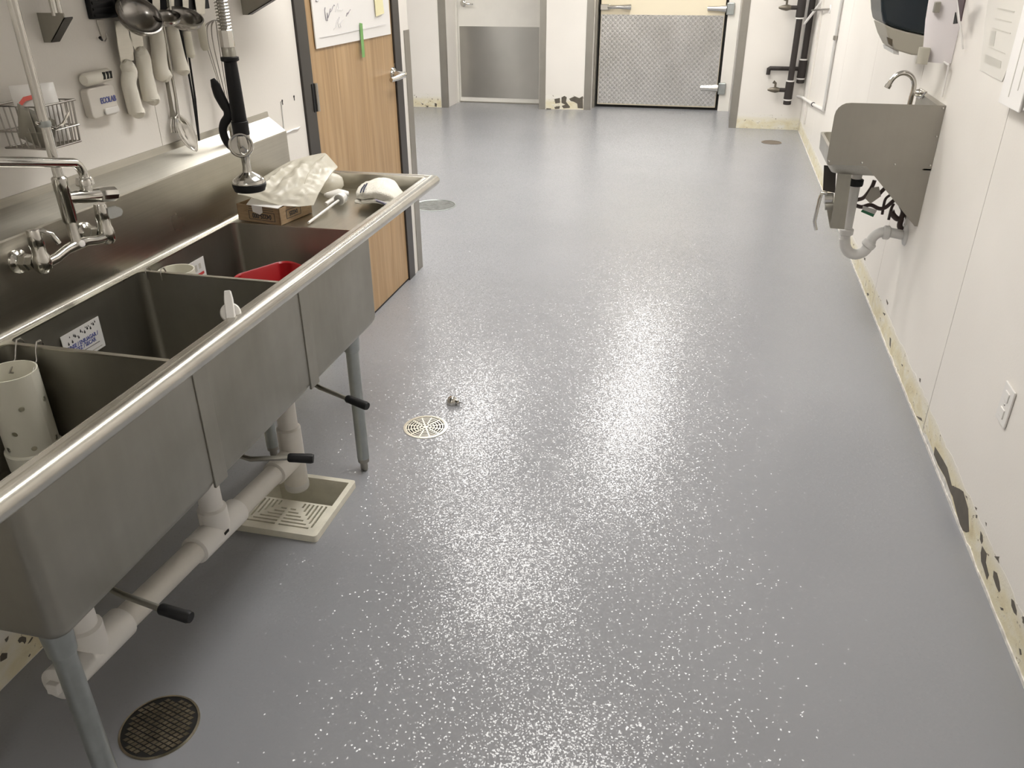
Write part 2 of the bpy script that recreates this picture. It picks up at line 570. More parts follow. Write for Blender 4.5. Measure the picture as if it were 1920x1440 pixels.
# steel corner guards
guard(1, [(LW + T, 4.088), (LW + T, CORNER + T), (LW - .06, CORNER + T), (LW - .06, CORNER), (LW, CORNER), (LW, 4.088)], 1.245)
def back_guard(n, xa, xb, side):
    # side = +1: wraps the corner at xb, -1: wraps the corner at xa
    ya, yb = ywall(xa) - T, ywall(xb) - T
    if side > 0:
        poly = [(xa, ya), (xb + T, yb), (xb + T, yb + .03), (xb, yb + .03), (xb, yb + T), (xa, ya + T)]
    else:
        poly = [(xb, yb), (xa - T, ya), (xa - T, ya + .09), (xa, ya + .09), (xa, ya + T), (xb, yb + T)]
    guard(n, poly, 2.12)
back_guard(2, G1, G1R, 1)
back_guard(3, G2L, G2, -1)
back_guard(4, G3, G3R, 1)
guard(5, [(0.258, 8.928), (0.186, 8.928), (0.186, 9.40), (0.19, 9.40), (0.19, 8.932), (0.258, 8.932)], 2.4)

# ------------------------------------------------------------------ ceiling lights
M['lamp'] = simple('lit_diffuser', (0.9, 0.9, 0.9), 0.5, emit=(1.0, 0.972, 0.925, LAMP_POWER))
for i, (x, y, w, l) in enumerate(LAMPS):
    where = ['above the triple sink', 'set crosswise past the corner of the left wall', 'long one between the hand sink and the cooler door', 'long one over the side passage', 'nearest the cooler door', 'narrow one before the white door', 'square one at the opposite end of the room'][i]
    t = thing('ceiling_light', (x, y, CEIL - .02), 'recessed white fluorescent ceiling light ' + where, 'ceiling light', 'fluorescent ceiling lights')
    fr = MB().plate([(x - w / 2 - .02, y - l / 2 - .02), (x + w / 2 + .02, y - l / 2 - .02), (x + w / 2 + .02, y + l / 2 + .02), (x - w / 2 - .02, y + l / 2 + .02)],
                    [[(x - w / 2 + .02, y - l / 2 + .02), (x + w / 2 - .02, y - l / 2 + .02), (x + w / 2 - .02, y + l / 2 - .02), (x - w / 2 + .02, y + l / 2 - .02)]],
                    lambda a, b: (a, b, CEIL - .001), (0, 0, -.012))
    fr.build('frame', M['plastic_white'], t, smooth=False)
    MB().box(x - w / 2 + .021, x + w / 2 - .021, y - l / 2 + .021, y + l / 2 - .021, CEIL - .006, CEIL + .03).build('diffuser', M['lamp'], t, smooth=False)

# ------------------------------------------------------------------ three compartment sink
ZD, ZB = 0.825, 0.527                     # deck level, underside of the bowls
SX0, SX1 = -1.432, -0.968                 # bowls, back and front
RX, RZ, RY = -0.932, 0.862, 2.705         # rolled rim
BOWLS = [(0.79, 1.2835), (1.2905, 1.7515), (1.7585, 2.212)]
sink = thing('three_compartment_sink', (-1.2, 1.5, 0), 'long stainless steel three-bowl sink with drainboards standing along the white wall', 'sink')
dk = MB().plate([(-1.452, 0.15), (-0.953, 0.15), (-0.953, RY - .0215), (-1.452, RY - .0215)],
                [rrect(SX0 + .002, SX1 - .002, a + .002, b - .002, .02) for a, b in BOWLS], lambda a, b: (a, b, ZD), (0, 0, -.003))
dk.build('deck', M['steel_splash'], sink, smooth=False)
for a, b in BOWLS:
    rings = []
    def ring(ins, z, r):
        return [(x, y, z) for x, y in rrect(SX0 + ins, SX1 - ins, a + ins, b - ins, r)]
    rings = [ring(.03, ZB, .02)] + [ring(.03 - .03 * math.sin(t), ZB + .03 - .03 * math.cos(t), .025) for t in (.4, .8, 1.2, PI / 2)]
    rings += [ring(0, ZD - .0035, .022), ring(.0018, ZD - .0035, .022)]
    rings += [ring(.0018 + .028 * (1 - math.sin(t)), ZB + .033 - .028 * math.cos(t), .026) for t in (PI / 2, 1.2, .8, .4)] + [ring(.032, ZB + .005, .02)]
    bo = MB().loft(rings).build('bowl', M['steel_dull'], sink)
    c = ((SX0 + SX1) / 2, (a + b) / 2)
    MB().lathe([(.045, .006), (.045, .009), (.03, .007), (.0, .002)], (c[0], c[1], ZB + .001)).build('strainer', M['chrome'], bo)
    MB().lathe([(.045, 0), (.05, -.02), (.035, -.05), (.03, -.12)], (c[0], c[1], ZB)).build('drain_body', M['chrome'], bo)
for y in (1.287, 1.755):
    MB().box(SX1 - .004, SX1 + .0025, y - .024, y + .024, ZB + .006, ZD - .004).build('seam_strip', M['steel_dull'], sink, smooth=False, bevel=.0015)
# rolled rim with the upstand below it
rim = MB().tube([(RX, 0.15, RZ), (RX, RY, RZ), (-1.452, RY, RZ)], .0205, 20)
rim.build('rolled_rim', M['steel_roll'], sink, angle=50)
up = MB().prism([(-.9555, 0.15, ZD - .003), (-.9555, RY - .022, ZD - .003), (-.9555, RY - .022, RZ + .0175), (-.9555, 0.15, RZ + .0175)], (.002, 0, 0))
up.prism([(-.9555, RY - .0235, ZD), (-1.452, RY - .0235, ZD), (-1.452, RY - .0235, RZ + .0175), (-.9555, RY - .0235, RZ + .0175)], (0, .002, 0))
up.box(-.955, RX - .0105, 0.15, RY - .0235, RZ + .015, RZ + .0172)
up.box(-1.452, -.955, RY - .023, RY - .0105, RZ + .015, RZ + .0172)
up.build('rim_upstand', M['steel_roll'], sink, smooth=False)
# backsplash with a sloping ledge
prof = [(-1.452, ZD), (-1.452, 1.018), (-1.4535, 1.022), (-1.512, 1.066), (-1.514, 1.084), (-1.5195, 1.084), (-1.5195, ZD - .02), (-1.455, ZD - .02)]
MB().prism([(x, 0.15, z) for x, z in prof], (0, 2.668 - .15, 0)).build('backsplash', M['steel_splash'], sink, smooth=False)
# cove between splash and deck
cv = [(-1.452, ZD + .012)] + [(-1.44 - .012 * math.cos(t), ZD + .012 - .012 * math.sin(t)) for t in (.4, .8, 1.2)] + [(-1.44, ZD), (-1.452, ZD)]
MB().prism([(x, 0.15, z) for x, z in cv], (0, 2.5, 0)).build('cove', M['steel_roll'], sink)
for x in (-1.035, -1.375):
    for y in (0.845, 2.14):
        lg = MB().cyl((x, y, .05), (x, y, ZB - .02), .0205, 20).build('leg', M['galv'], sink)
        MB().lathe([(.028, 0.0), (.027, -.03), (.0245, -.075), (.0215, -.078)], (x, y, ZB + .002), n=24).build('leg_socket', M['galv'], lg)
        MB().lathe([(.016, .052), (.0195, .05), (.0195, .036), (.013, .032), (.013, .006), (.010, 0.0)], (x, y, 0), n=20).build('foot', M['steel_dull'], lg)
# twist levers below the bowls
for k, (p0, p1, p2) in enumerate((((230, 1115), (300, 1141), (358, 1158)), ((470, 861), (540, 858), (588, 860)), ((600, 727), (650, 747), (689, 762)))):
    c = V3(((SX0 + SX1) / 2, sum(BOWLS[k]) / 2, .465))
    a = at(*p1, z=.465); b = at(*p2, z=.46)
    lv = MB().tube([c, at(*p0, z=.467), a], .0065, 10).build('drain_lever', M['steel_dull'], sink)
    d = (b - a).normalized()
    MB().lathe([(.009, 0), (.0115, .004), (.0115, .02), (.0125, (b - a).length - .006), (.0105, (b - a).length)], a, d, 18).build('lever_grip', M['black'], lv)

# ------------------------------------------------------------------ wooden door in the left wall
door1 = thing('door_1', (LW, 3.49, 0), 'oak door', 'door')
del door1['label'], door1['category']
struct(door1)
YA, YZ = 3.045, 3.932
fx = LW + .008
frm = MB().prism([(fx, D0, 0), (fx, YA - .003, 0), (fx, YA - .003, DH - .08), (fx, YZ + .003, DH - .08), (fx, YZ + .003, 0), (fx, D1, 0), (fx, D1, DH), (fx, D0, DH)], (-.13, 0, 0))
frm.build('door_frame', M['darkframe'], door1, smooth=False, bevel=.002)
slab1 = MB().box(LW - .045, LW - .001, YA, YZ, .012, DH - .084).build('door_leaf', M['wood'], door1, smooth=False)
for z in (.22, 1.078, 1.88):
    hg = MB().box(LW + .001, LW + .0105, YA - .026, YA + .0, z - .052, z + .052)
    hg.build('hinge_leaf', M['black'], door1, smooth=False)
    MB().tube([(LW + .012, YA + .004, z - .052), (LW + .012, YA + .004, z + .052)], .008, 12).build('hinge_knuckle', M['wire'], door1)
ro = MB().lathe([(.033, 0), (.033, .006), (.028, .012), (.017, .014), (.016, .03), (.013, .055)], (LW - .001, 3.905, 1.063), (1, 0, 0), 24).build('lever_rose', M['chrome'], door1)
lev = [(LW + .055, 3.918, 1.063), (LW + .06, 3.90, 1.063), (LW + .062, 3.86, 1.062), (LW + .06, 3.80, 1.060), (LW + .052, 3.745, 1.058)]
MB().tube(lev, [.012, .0125, .011, .0105, .009], 12, flat=1.15).build('lever_handle', M['chrome'], ro)
MB().box(LW - .004, LW + .002, YZ - .002, YZ + .003, 1.03, 1.11).build('strike_plate', M['wire'], door1, smooth=False)
MB().box(LW - .05, LW - .003, YA, YZ, .0005, .0115).build('door_gap_shade', M['black'], door1, smooth=False)  # black strip painting the shade of the open gap under the leaf

# paper sheet on the wooden door
px_ = LW + .004
ps = thing('paper_sheet', (px_, 3.5, 1.247), 'large white paper sheet with faint handwriting taped to the oak door', 'poster')
MB().add([(px_ + .004, 3.100, 1.249), (px_ + .001, 3.905, 1.243), (px_ + .001, 3.903, 1.86), (px_ + .006, 3.098, 1.86), (px_, 3.100, 1.249), (px_ - .003, 3.905, 1.243), (px_ - .003, 3.903, 1.86), (px_, 3.098, 1.86)],
         [(0, 1, 2, 3), (7, 6, 5, 4), (0, 4, 5, 1), (1, 5, 6, 2), (2, 6, 7, 3), (3, 7, 4, 0)]).build('sheet', M['paper'], ps, smooth=False)
M['ink'] = simple('pencil_ink', (0.33, 0.31, 0.34), 0.7)
M['inkfaint'] = simple('faint_ink', (0.62, 0.60, 0.62), 0.7)
def scr(pts, w=.0016, m='ink'):
    P = [at(570 + a / 10.105, b / 10.105, x=px_ + .0062) for a, b in pts]
    MB().tube(P, w, 6, flat=.3).build('handwriting', M[m], ps)
scr([(400, 140), (392, 200), (405, 300), (420, 390), (445, 395), (440, 250), (455, 340), (475, 280), (500, 165), (492, 235), (520, 205), (545, 130), (570, 90), (580, 115)], .0018)
scr([(600, 200), (590, 230), (620, 150), (640, 60), (655, 150), (640, 190), (680, 185), (700, 200), (735, 180)], .0012, 'inkfaint')
scr([(800, 310), (815, 250), (850, 225), (835, 260), (808, 280), (840, 235), (880, 180)], .0018)
scr([(560, 560), (600, 510), (620, 400), (665, 320), (675, 325), (640, 430), (660, 520), (700, 510), (680, 450), (715, 400), (740, 370)], .0012, 'inkfaint')
scr([(220, 10), (240, 28), (270, 18)], .003)
scr([(300, 712), (600, 660), (1050, 555), (1550, 455)], .0014, 'inkfaint')
M['tape_green'] = simple('green_tape', (0.20, 0.42, 0.13), 0.6)
M['note_yellow'] = simple('yellow_note', (0.86, 0.80, 0.50), 0.7)
def flat_patch(name, pts, mat, label, cat, thick=(.0012, 0, 0)):
    return tag(MB().prism(pts, thick).build(name, M[mat], smooth=False), label, cat)
flat_patch('tape_strip', [at(p, q, x=px_ + .007) for p, q in ((674, 43), (679, 44), (684, 107), (679, 108))], 'tape_green', 'strip of green tape hanging from the paper sheet on the oak door', 'tape')
flat_patch('sticky_note', [at(p, q, x=px_ + .007) for p, q in ((702, 0), (705, 31), (720, 25), (717, 0), (714, -28), (699, -26))], 'note_yellow', 'pale yellow sticky note on the white paper sheet', 'note')

# torn strip and keyhole slots on the wall beside the door
tw = thing('torn_panel_edge', (LW, 2.86, .98), 'torn white strip with slotted screw holes on the wall between sink and oak door', 'wall strip')
MB().tube([at(p, q, x=LW + .002) for p, q in ((527, 190), (529, 210), (533, 250))], .0022, 6, flat=.6).build('vertical_edge', M['pvc_grey'], tw)
MB().tube([at(p, q, x=LW + .003) for p, q in ((533, 251), (541, 247), (549, 243), (556, 242), (562, 238))], [.003, .005, .004, .006, .003], 6, flat=.6).build('ragged_edge', M['paper'], tw)
for p, q in ((529, 189), (551, 181)):
    c = at(p, q, x=LW + .0005)
    MB().lathe([(.0045, 0), (.0045, .001)], c, (1, 0, 0), 10).build('screw_slot', M['dark'], tw)
    MB().box(c.x, c.x + .0012, c.y - .0018, c.y + .0018, c.z - .014, c.z).build('screw_slot', M['dark'], tw, smooth=False)

# ------------------------------------------------------------------ far doors
door2 = thing('door_2', (-2.54, 10.03, 0), 'x', 'x'); del door2['label'], door2['category']; struct(door2)
yd = 10.03
MB().box(-3.035, -2.040, yd, yd + .045, .012, 2.1).build('door_leaf', M['white_paint'], door2, smooth=False)
k0, k1 = at(862, 49, y=yd), at(1008, 187, y=yd)
MB().box(-3.022, -2.052, yd - .003, yd, .06, k0.z).build('kick_plate', M['kick'], door2, smooth=False)
jb = MB().box(-3.056, -3.036, yd - .05, yd + .1, 0, 2.12)
jb.build('door_jamb', M['white_paint'], door2, smooth=False)
MB().box(-2.039, -1.97, yd - .01, yd + .1, 0, 2.12).build('door_jamb', M['white_paint'], door2, smooth=False)
c = at(869, 6, y=yd)
rs = MB().lathe([(.036, 0), (.036, .01), (.028, .016), (.015, .02), (.014, .06)], (c.x, yd, c.z), (0, -1, 0), 20).build('lever_rose', M['chrome'], door2)
MB().tube([(c.x - .01, yd - .055, c.z), (c.x + .05, yd - .06, c.z - .005), (c.x + .13, yd - .05, c.z - .008)], [.012, .012, .009], 10).build('lever_handle', M['chrome'], rs)
MB().box(-3.036, -2.04, yd - .012, yd + .06, 0.0, .012).build('threshold', M['guard'], door2, smooth=False)

def diamond_mat():
    m, t, p = nt('diamond_plate')
    p.inputs['Metallic'].default_value = 1.0
    outs = []
    for ang in (0.785, -0.785):
        c = coords(t, (1, 1, 1), (0, ang, 0))
        w = node(t, 'ShaderNodeTexWave', wave_type='BANDS', bands_direction='X', wave_profile='SIN')
        w.inputs['Scale'].default_value = 8.0
        w.inputs['Distortion'].default_value = 0.0
        t.links.new(c, w.inputs['Vector'])
        outs.append(w.outputs['Fac'])
    h = mix(t, 1.0, outs[0], outs[1], 'MULTIPLY')
    hh = ramp(t, h, [(0.25, 0.0), (0.6, 1.0)])
    s = noise_n(t, coords(t), 3, 4)
    t.links.new(ramp(t, s, [(0.3, (0.70, 0.69, 0.67)), (0.7, (0.84, 0.83, 0.82))]), p.inputs['Base Color'])
    p.inputs['Roughness'].default_value = 0.30
    bump(t, p, hh, 1.0, 0.03)
    return m
M['diamond'] = diamond_mat()
door3 = thing('door_3', (-.65, 10.0, 0), 'x', 'x'); del door3['label'], door3['category']; struct(door3)
y3 = 10.0
MB().box(-1.365, 0.06, y3 + .035, y3 + .08, 0.0, 2.12).build('gasket', M['dark'], door3, smooth=False)
MB().box(-1.338, 0.030, y3, y3 + .06, .03, 2.08).build('door_leaf', M['cream_paint'], door3, smooth=False, bevel=.006)
kz = at(1230, 28, y=y3).z
MB().box(-1.332, 0.024, y3 - .004, y3, .045, kz).build('diamond_plate', M['diamond'], door3, smooth=False)
MB().box(0.06, 0.186, y3 - .02, y3 + .1, 0, 2.2).build('door_jamb', M['white_paint'], door3, smooth=False)
MB().box(-1.384, -1.362, y3 - .08, y3 + .1, 0, 2.2).build('door_jamb', M['guard'], door3, smooth=False)
for p, q in ((1313, 165), (1327, 16)):
    a = at(p, q, y=y3 - .03)
    hz = a.z
    st = MB().tube([(a.x, y3 - .015, hz), (a.x + .12, y3 - .022, hz), (0.04, y3 - .026, hz)], [.026, .03, .04], 10, flat=1.0).build('strap_hinge', M['chrome'], door3)
    MB().box(.042, .125, y3 - .055, y3 - .02, hz - .062, hz + .062).build('hinge_block', M['galv'], st, smooth=False, bevel=.01)
a = at(1128, 13, y=y3)
hd = MB().box(a.x - .01, a.x + .10, y3 - .035, y3 - .004, a.z - .03, a.z + .03).build('latch_base', M['chrome'], door3, smooth=False, bevel=.006)
b = at(1184, 13, y=y3)
MB().tube([(a.x + .08, y3 - .04, a.z), (a.x + .2, y3 - .07, a.z + .005), (b.x, y3 - .05, a.z + .005)], [.024, .02, .03], 10).build('latch_handle', M['chrome'], hd)

# ------------------------------------------------------------------ pulled-off cove base: residue at the foot of the walls
def jag(n, amp, s):
    return [amp * (noise.noise(V3((i * .37, s, 0))) + .6 * noise.noise(V3((i * .9, s, 5)))) for i in range(n)]
def strip(name, A, B, hgt, nrm, seed, n=60, thick=.0005, amp=.010, parent=None, mat='residue'):
    """thin uneven layer on a wall from A to B"""
    A, B, nrm = V3(A), V3(B), V3(nrm)
    j = jag(n + 1, amp, seed)
    base = [A.lerp(B, i / n) for i in range(n + 1)]
    poly = [(b + nrm * .0004) for b in base] + [b + nrm * .0004 + V3((0, 0, hgt + j[i])) for i, b in reversed(list(enumerate(base)))]
    mb = MB()
    m = n + 1
    mb.v = [p for p in base] + [b + V3((0, 0, hgt + j[i])) for i, b in enumerate(base)]
    mb.v += [p + nrm * thick for p in mb.v]
    for i in range(n):
        mb.f += [(i, i + 1, m + i + 1, m + i), (2 * m + i, 3 * m + i, 3 * m + i + 1, 2 * m + i + 1), (m + i, m + i + 1, 3 * m + i + 1, 3 * m + i)]
    return mb.build(name, M[mat], parent, smooth=False)
bb = thing('baseboard_right', (RW, 3.5, 0), 'x', 'x'); del bb['label'], bb['category']; struct(bb)
for i, (a, b) in enumerate(zip(RSEAM[:-1], RSEAM[1:])):
    if b < .3: continue
    strip('residue_strip', (RW, a + .003, .002), (RW, b - .003, .002), .115 if b < 8 else .11, (-1, 0, 0), i * 3.1 + 1, 50, parent=bb)
def patches(parent, polys, f, off, mat='stain'):
    for pl in polys:
        MB().prism([f(*p) for p in pl], off).build('bare_patch', M[mat], parent, smooth=False)
cr = lambda a, b: at(1660 + a / 2.769, 780 + b / 2.769, x=RW - .0007)
patches(bb, [[(258, 158), (300, 228), (322, 268), (345, 360), (385, 378), (405, 392), (430, 480), (435, 600), (418, 604), (396, 590), (370, 500), (350, 420), (335, 390), (312, 320), (275, 255), (252, 200)],
             [(495, 598), (505, 620), (507, 650), (500, 665), (492, 640)],
             [(503, 675), (527, 715), (522, 760), (538, 825), (528, 850), (510, 790), (498, 755), (496, 710)],
             [(563, 803), (580, 815), (592, 860), (598, 905), (590, 915), (576, 885), (560, 835)],
             [(655, 948), (668, 960), (682, 1010), (682, 1036), (668, 1020), (655, 985)],
             [(596, 992), (612, 998), (614, 1010), (602, 1008)], [(695, 1205), (704, 1212), (708, 1240), (700, 1240)],
             [(566, 728), (592, 730), (586, 742), (592, 765), (582, 748)], [(464, 470), (476, 478), (472, 490)], [(416, 412), (424, 418), (421, 428)],
             [(470, 512), (478, 515), (476, 532), (470, 528)], [(520, 550), (526, 556), (524, 572)], [(712, 1040), (720, 1042), (722, 1078), (714, 1070)]], cr, (-.0006, 0, 0))
patches(bb, [[(190, 80), (215, 100), (235, 150), (255, 200), (268, 250), (300, 305), (335, 390), (355, 470), (385, 560), (405, 600), (380, 590), (340, 490), (300, 400), (270, 330), (240, 250), (205, 160)]], cr, (-.0005, 0, 0), 'caulk')
cr4 = lambda a, b: at(1560 + a / 3.428, 460 + b / 3.428, x=RW - .0007)
patches(bb, [[(223, 305), (235, 308), (238, 320), (228, 325)], [(205, 78), (215, 82), (214, 98), (206, 92)], [(445, 762), (456, 768), (452, 780)],
             [(563, 852), (570, 858), (568, 882), (562, 872)], [(540, 1095), (575, 1110), (580, 1130), (560, 1118)], [(372, 590), (380, 600), (376, 660), (370, 640)],
             [(326, 430), (344, 440), (338, 452)], [(350, 345), (362, 372), (356, 384), (350, 360)]], cr4, (-.0006, 0, 0))
# ragged bead of caulk along the floor
strip('caulk_bead', (RW, .3, .0), (RW, 8.93, .0), .010, (-1, 0, 0), 41, 300, thick=.004, amp=.009, parent=bb, mat='caulk')
bl = thing('baseboard_left', (LW, .7, 0), 'x', 'x'); del bl['label'], bl['category']; struct(bl)
strip('residue_strip', (LW, .2, .002), (LW, 2.94, .002), .15, (1, 0, 0), 22, 120, parent=bl)
cl = lambda a, b: at(a / 7.2, 1120 + b / 7.2, x=LW + .0007)
patches(bl, [[(240, 585), (262, 545), (300, 525), (350, 540), (352, 590), (330, 630), (315, 605), (290, 600), (262, 618)], [(62, 570), (115, 520), (110, 565), (85, 605)],
             [(0, 800), (25, 752), (98, 750), (92, 820), (45, 850), (5, 870)], [(372, 630), (430, 535), (448, 540), (405, 605)], [(380, 800), (405, 760), (412, 770), (392, 805)]], cl, (.0006, 0, 0))
bk = thing('baseboard_back', (-2, 9.6, 0), 'x', 'x'); del bk['label'], bk['category']; struct(bk)
strip('residue_strip', (-4.2, ywall(-4.2) - .001, .002), (G1 - .004, ywall(G1) - .001, .002), .155, (0, -1, 0), 31, 50, parent=bk)
strip('residue_strip', (G2 + .004, ywall(G2) - .001, .002), (G3 - .004, ywall(G3) - .001, .002), .165, (0, -1, 0), 35, 24, parent=bk)
strip('residue_strip', (.26, 8.931, .002), (RW - .004, 8.931, .002), .15, (0, -1, 0), 38, 24, amp=.01, parent=bk)
def cb(a, b):
    p = at(760 + a / 5.333, b / 5.333, y=9.70)
    return V3((p.x, ywall(p.x) - .0028, p.z))
patches(bk, [[(1490, 990), (1545, 980), (1545, 1030), (1500, 1035)], [(1560, 975), (1590, 960), (1612, 975), (1605, 1020), (1645, 1070), (1640, 1082), (1580, 1085), (1562, 1060), (1598, 1048), (1560, 1030)],
             [(1635, 990), (1690, 965), (1735, 985), (1770, 965), (1772, 1090), (1720, 1085), (1715, 1040), (1680, 1020), (1650, 1012)], [(1490, 1070), (1545, 1060), (1540, 1088), (1495, 1090)],
             [(1412, 1080), (1460, 1085), (1455, 1096), (1412, 1095)], [(300, 965), (312, 970), (308, 980)], [(330, 1010), (352, 1020), (350, 1050), (332, 1045)], [(200, 1010), (225, 1020), (215, 1030)],
             [(240, 1035), (275, 1040), (262, 1055)], [(90, 1030), (105, 1040), (95, 1050)]], cb, (0, -.0006, 0))

# ------------------------------------------------------------------ black pipes on the near end wall
yp = 8.86
M['valve_dark'] = simple('dark_brass', (0.16, 0.14, 0.11), 0.4, .6)
def riser(xp, zb, label, arms, yp=8.82):
    t = thing('black_riser_pipe', (xp, yp, zb), label, 'pipe', None)
    MB().tube([(xp, yp, zb + .06), (xp, yp, 2.5)], .029, 14).build('pipe', M['blackpipe'], t)
    MB().lathe([(.030, 0), (.038, .004), (.038, .055), (.041, .057), (.041, .07), (.031, .072)], (xp, yp, zb), n=14).build('end_cap', M['blackpipe'], t)
    for z, ln, valve in arms:
        tee = MB().lathe([(.030, -.085), (.040, -.08), (.040, .08), (.030, .085)], (xp, yp, z), n=14).build('tee', M['blackpipe'], t)
        MB().tube([(xp, yp, z), (xp - ln * .55, yp, z)], .020, 10).build('branch', M['blackpipe'], tee)
        for dz in (-.092, .085):
            MB().lathe([(.0385, 0), (.0385, .012)], (xp, yp, z + dz - .004), n=14).build('clamp_ring', M['plastic_white'], tee)
        x1 = xp - ln * .5
        if valve:
            v = MB().tube([(x1, yp, z), (x1 - .04, yp, z), (x1 - .05, yp, z), (x1 - .09, yp, z), (x1 - .12, yp, z)], [.018, .028, .028, .02, .008], 12).build('ball_valve', M['valve_dark'], t)
            MB().tube([(x1 - .05, yp, z + .02), (x1 - .05, yp, z + .06), (x1 - .075, yp, z + .075)], [.01, .01, .016], 8).build('valve_handle', M['valve_dark'], v)
        else:
            MB().tube([(x1, yp, z), (x1 - .12, yp, z), (x1 - .135, yp, z - .01), (x1 - .135, yp, z - .06)], .02, 10).build('elbow_outlet', M['blackpipe'], t)
    return t
pa = at(1500, 27, y=yp); pb = at(1480, 158, y=yp); q1 = at(1475, 195, y=yp).z
xa = (pa.x + pb.x) / 2
riser(xa, q1, 'black wrapped pipe with two ball valves hanging on the short end wall', [(at(1477, 168, y=yp).z, .17, True), (at(1500, 14, y=yp).z, .17, True)])
pc = at(1513, 75, y=yp)
sr = riser(pc.x, at(1500, 157, y=yp).z, 'shorter black wrapped pipe with an elbow outlet beside the right wall', [(at(1504, 130, y=yp).z, .36, False)], 8.897)
MB().tube([(pc.x, yp - .03, at(1520, 19, y=yp).z), at(1556, 17, x=RW - .008)], .008, 8).build('brace_rod', M['wire'], sr)
MB().lathe([(.035, 0), (.03, .008)], at(1557, 17, x=RW - .001), (-1, 0, 0), 12).build('wall_flange', M['plastic_white'], sr)
MB().tube([(pc.x - .05, yp - .045, at(1511, 44, y=yp).z), (pc.x + .08, yp - .3, 1.25), (RW - .06, yp - .42, 1.38)], .012, 8).build('white_strap', M['plastic_white'], sr)

# conduit down the right wall
cd = thing('wall_conduit', (RW, 7.1, .4), 'slim white conduit running down the right wall into the corner by the black pipes', 'conduit')
a0 = at(1549, 214, x=RW - .014); yv = 7.06
MB().tube([(RW - .014, yv, a0.z), (RW - .014, yv, 2.6)], .012, 10).build('vertical_run', M['pvc_grey'], cd)
MB().tube([(RW - .014, yv, a0.z), at(1525, 196, x=RW - .014), (RW - .014, 8.86, .33), (RW - .05, 8.91, .33), (at(1498, 183, y=8.915).x, 8.915, .325)], .013, 10).build('low_run', M['plastic_white'], cd)
MB().lathe([(.018, 0), (.018, .02)], at(1525, 196, x=RW - .014), (0, 1, 0), 10).build('clip', M['black'], cd)
MB().lathe([(.018, 0), (.018, .03)], (RW - .014, yv, at(1569, 77, x=RW - .014).z), (0, 0, 1), 10).build('clip', M['wire'], cd)
MB().box(RW - .02, RW - .001, 8.36, 8.41, .16, CEIL).build('cover_strip', M['white_paint'], cd, smooth=False)

# ------------------------------------------------------------------ hand sink on the right wall
YH = 3.535
hs = thing('hand_sink', (RW - .2, 3.72, .55), 'small stainless wall-hung hand sink with a tall side splash and knee pedal', 'sink')
sp = [at(p, q, y=YH) for p, q in ((1774, 196), (1600, 193))]
x0, zt, zb = .475, sp[1].z, at(1640, 312, y=YH).z
poly = [(RW - .001, zt), (x0 + .055, zt)] + [(x0 + .05 - .05 * math.sin(t), zt - .05 + .05 * math.cos(t)) for t in (.3, .6, .9, 1.2, PI / 2)] + [(x0, zb + .02), (x0 + .006, zb), (RW - .001, zb)]
MB().prism([(x, YH, z) for x, z in poly], (0, .003, 0)).build('side_splash', M['guard'], hs, smooth=False)
xb = at(1624, 312, y=YH).x
MB().prism([(xb, YH + .004, zb + .03), (xb, YH + .004, zb), (RW - .012, YH + .004, .572), (RW - .001, YH + .004, .572), (RW - .001, YH + .004, zb + .03)], (0, .003, 0)).build('support_bracket', M['guard'], hs, smooth=False)
for p, q in ((1768, 203), (1756, 256), (1749, 310), (1678, 308), (1616, 305), (1554, 302)):
    c = at(p, q, y=YH)
    MB().lathe([(.005, 0), (.004, .002), (0, .003)], (min(c.x, RW - .008), YH, c.z), (0, -1, 0), 8).build('rivet', M['chrome'], hs)
Y1 = 3.925
rr = lambda i, z, r=.03: [(x, y, z) for x, y in rrect(x0 + .004 + i, RW - .03 - i * .3, YH + .006 + i, Y1 - i, r)]
MB().loft([rr(.06, .755), rr(.03, .765), rr(.004, .80), rr(0, .868), rr(.012, .868), rr(.03, .80), rr(.06, .77)]).build('basin', M['steel_splash'], hs)
MB().box(RW - .03, RW - .001, YH + .004, Y1, .80, zt).build('back_splash', M['steel_splash'], hs, smooth=False)
# pedestal plate for the knee valve
q = [at(p, qq, y=YH + .05) for p, qq in ((1572, 311), (1599, 311), (1583, 430), (1557, 428))]
MB().prism(q, (0, .003, 0)).build('pedestal_plate', M['steel_dull'], hs, smooth=False)
dk2 = [at(p, qq, y=YH + .22) for p, qq in ((1545, 310), (1568, 312), (1566, 362), (1543, 357))]
MB().prism(dk2, (0, .004, 0)).build('far_bracket', M['darkframe'], hs, smooth=False)
vb = [at(p, qq, y=YH + .10) for p, qq in ((1545, 362), (1562, 362), (1562, 426), (1556, 427))]
MB().prism(vb, (0, .003, 0)).build('valve_bracket', M['steel_splash'], hs, smooth=False)
kv = MB().tube([at(1562, 372, y=YH + .09), at(1545, 372, y=YH + .09)], .022, 14).build('knee_valve', M['chrome'], hs)
MB().tube([at(1562, 385, y=YH + .09), at(1547, 386, y=YH + .09)], .018, 12).build('valve_stem', M['steel_dull'], kv)
MB().tube([at(p, qq, y=YH + .08) for p, qq in ((1551, 362), (1541, 362), (1537, 372), (1527, 415), (1530, 431))], .0075, 10).build('knee_pedal', M['chrome'], hs)

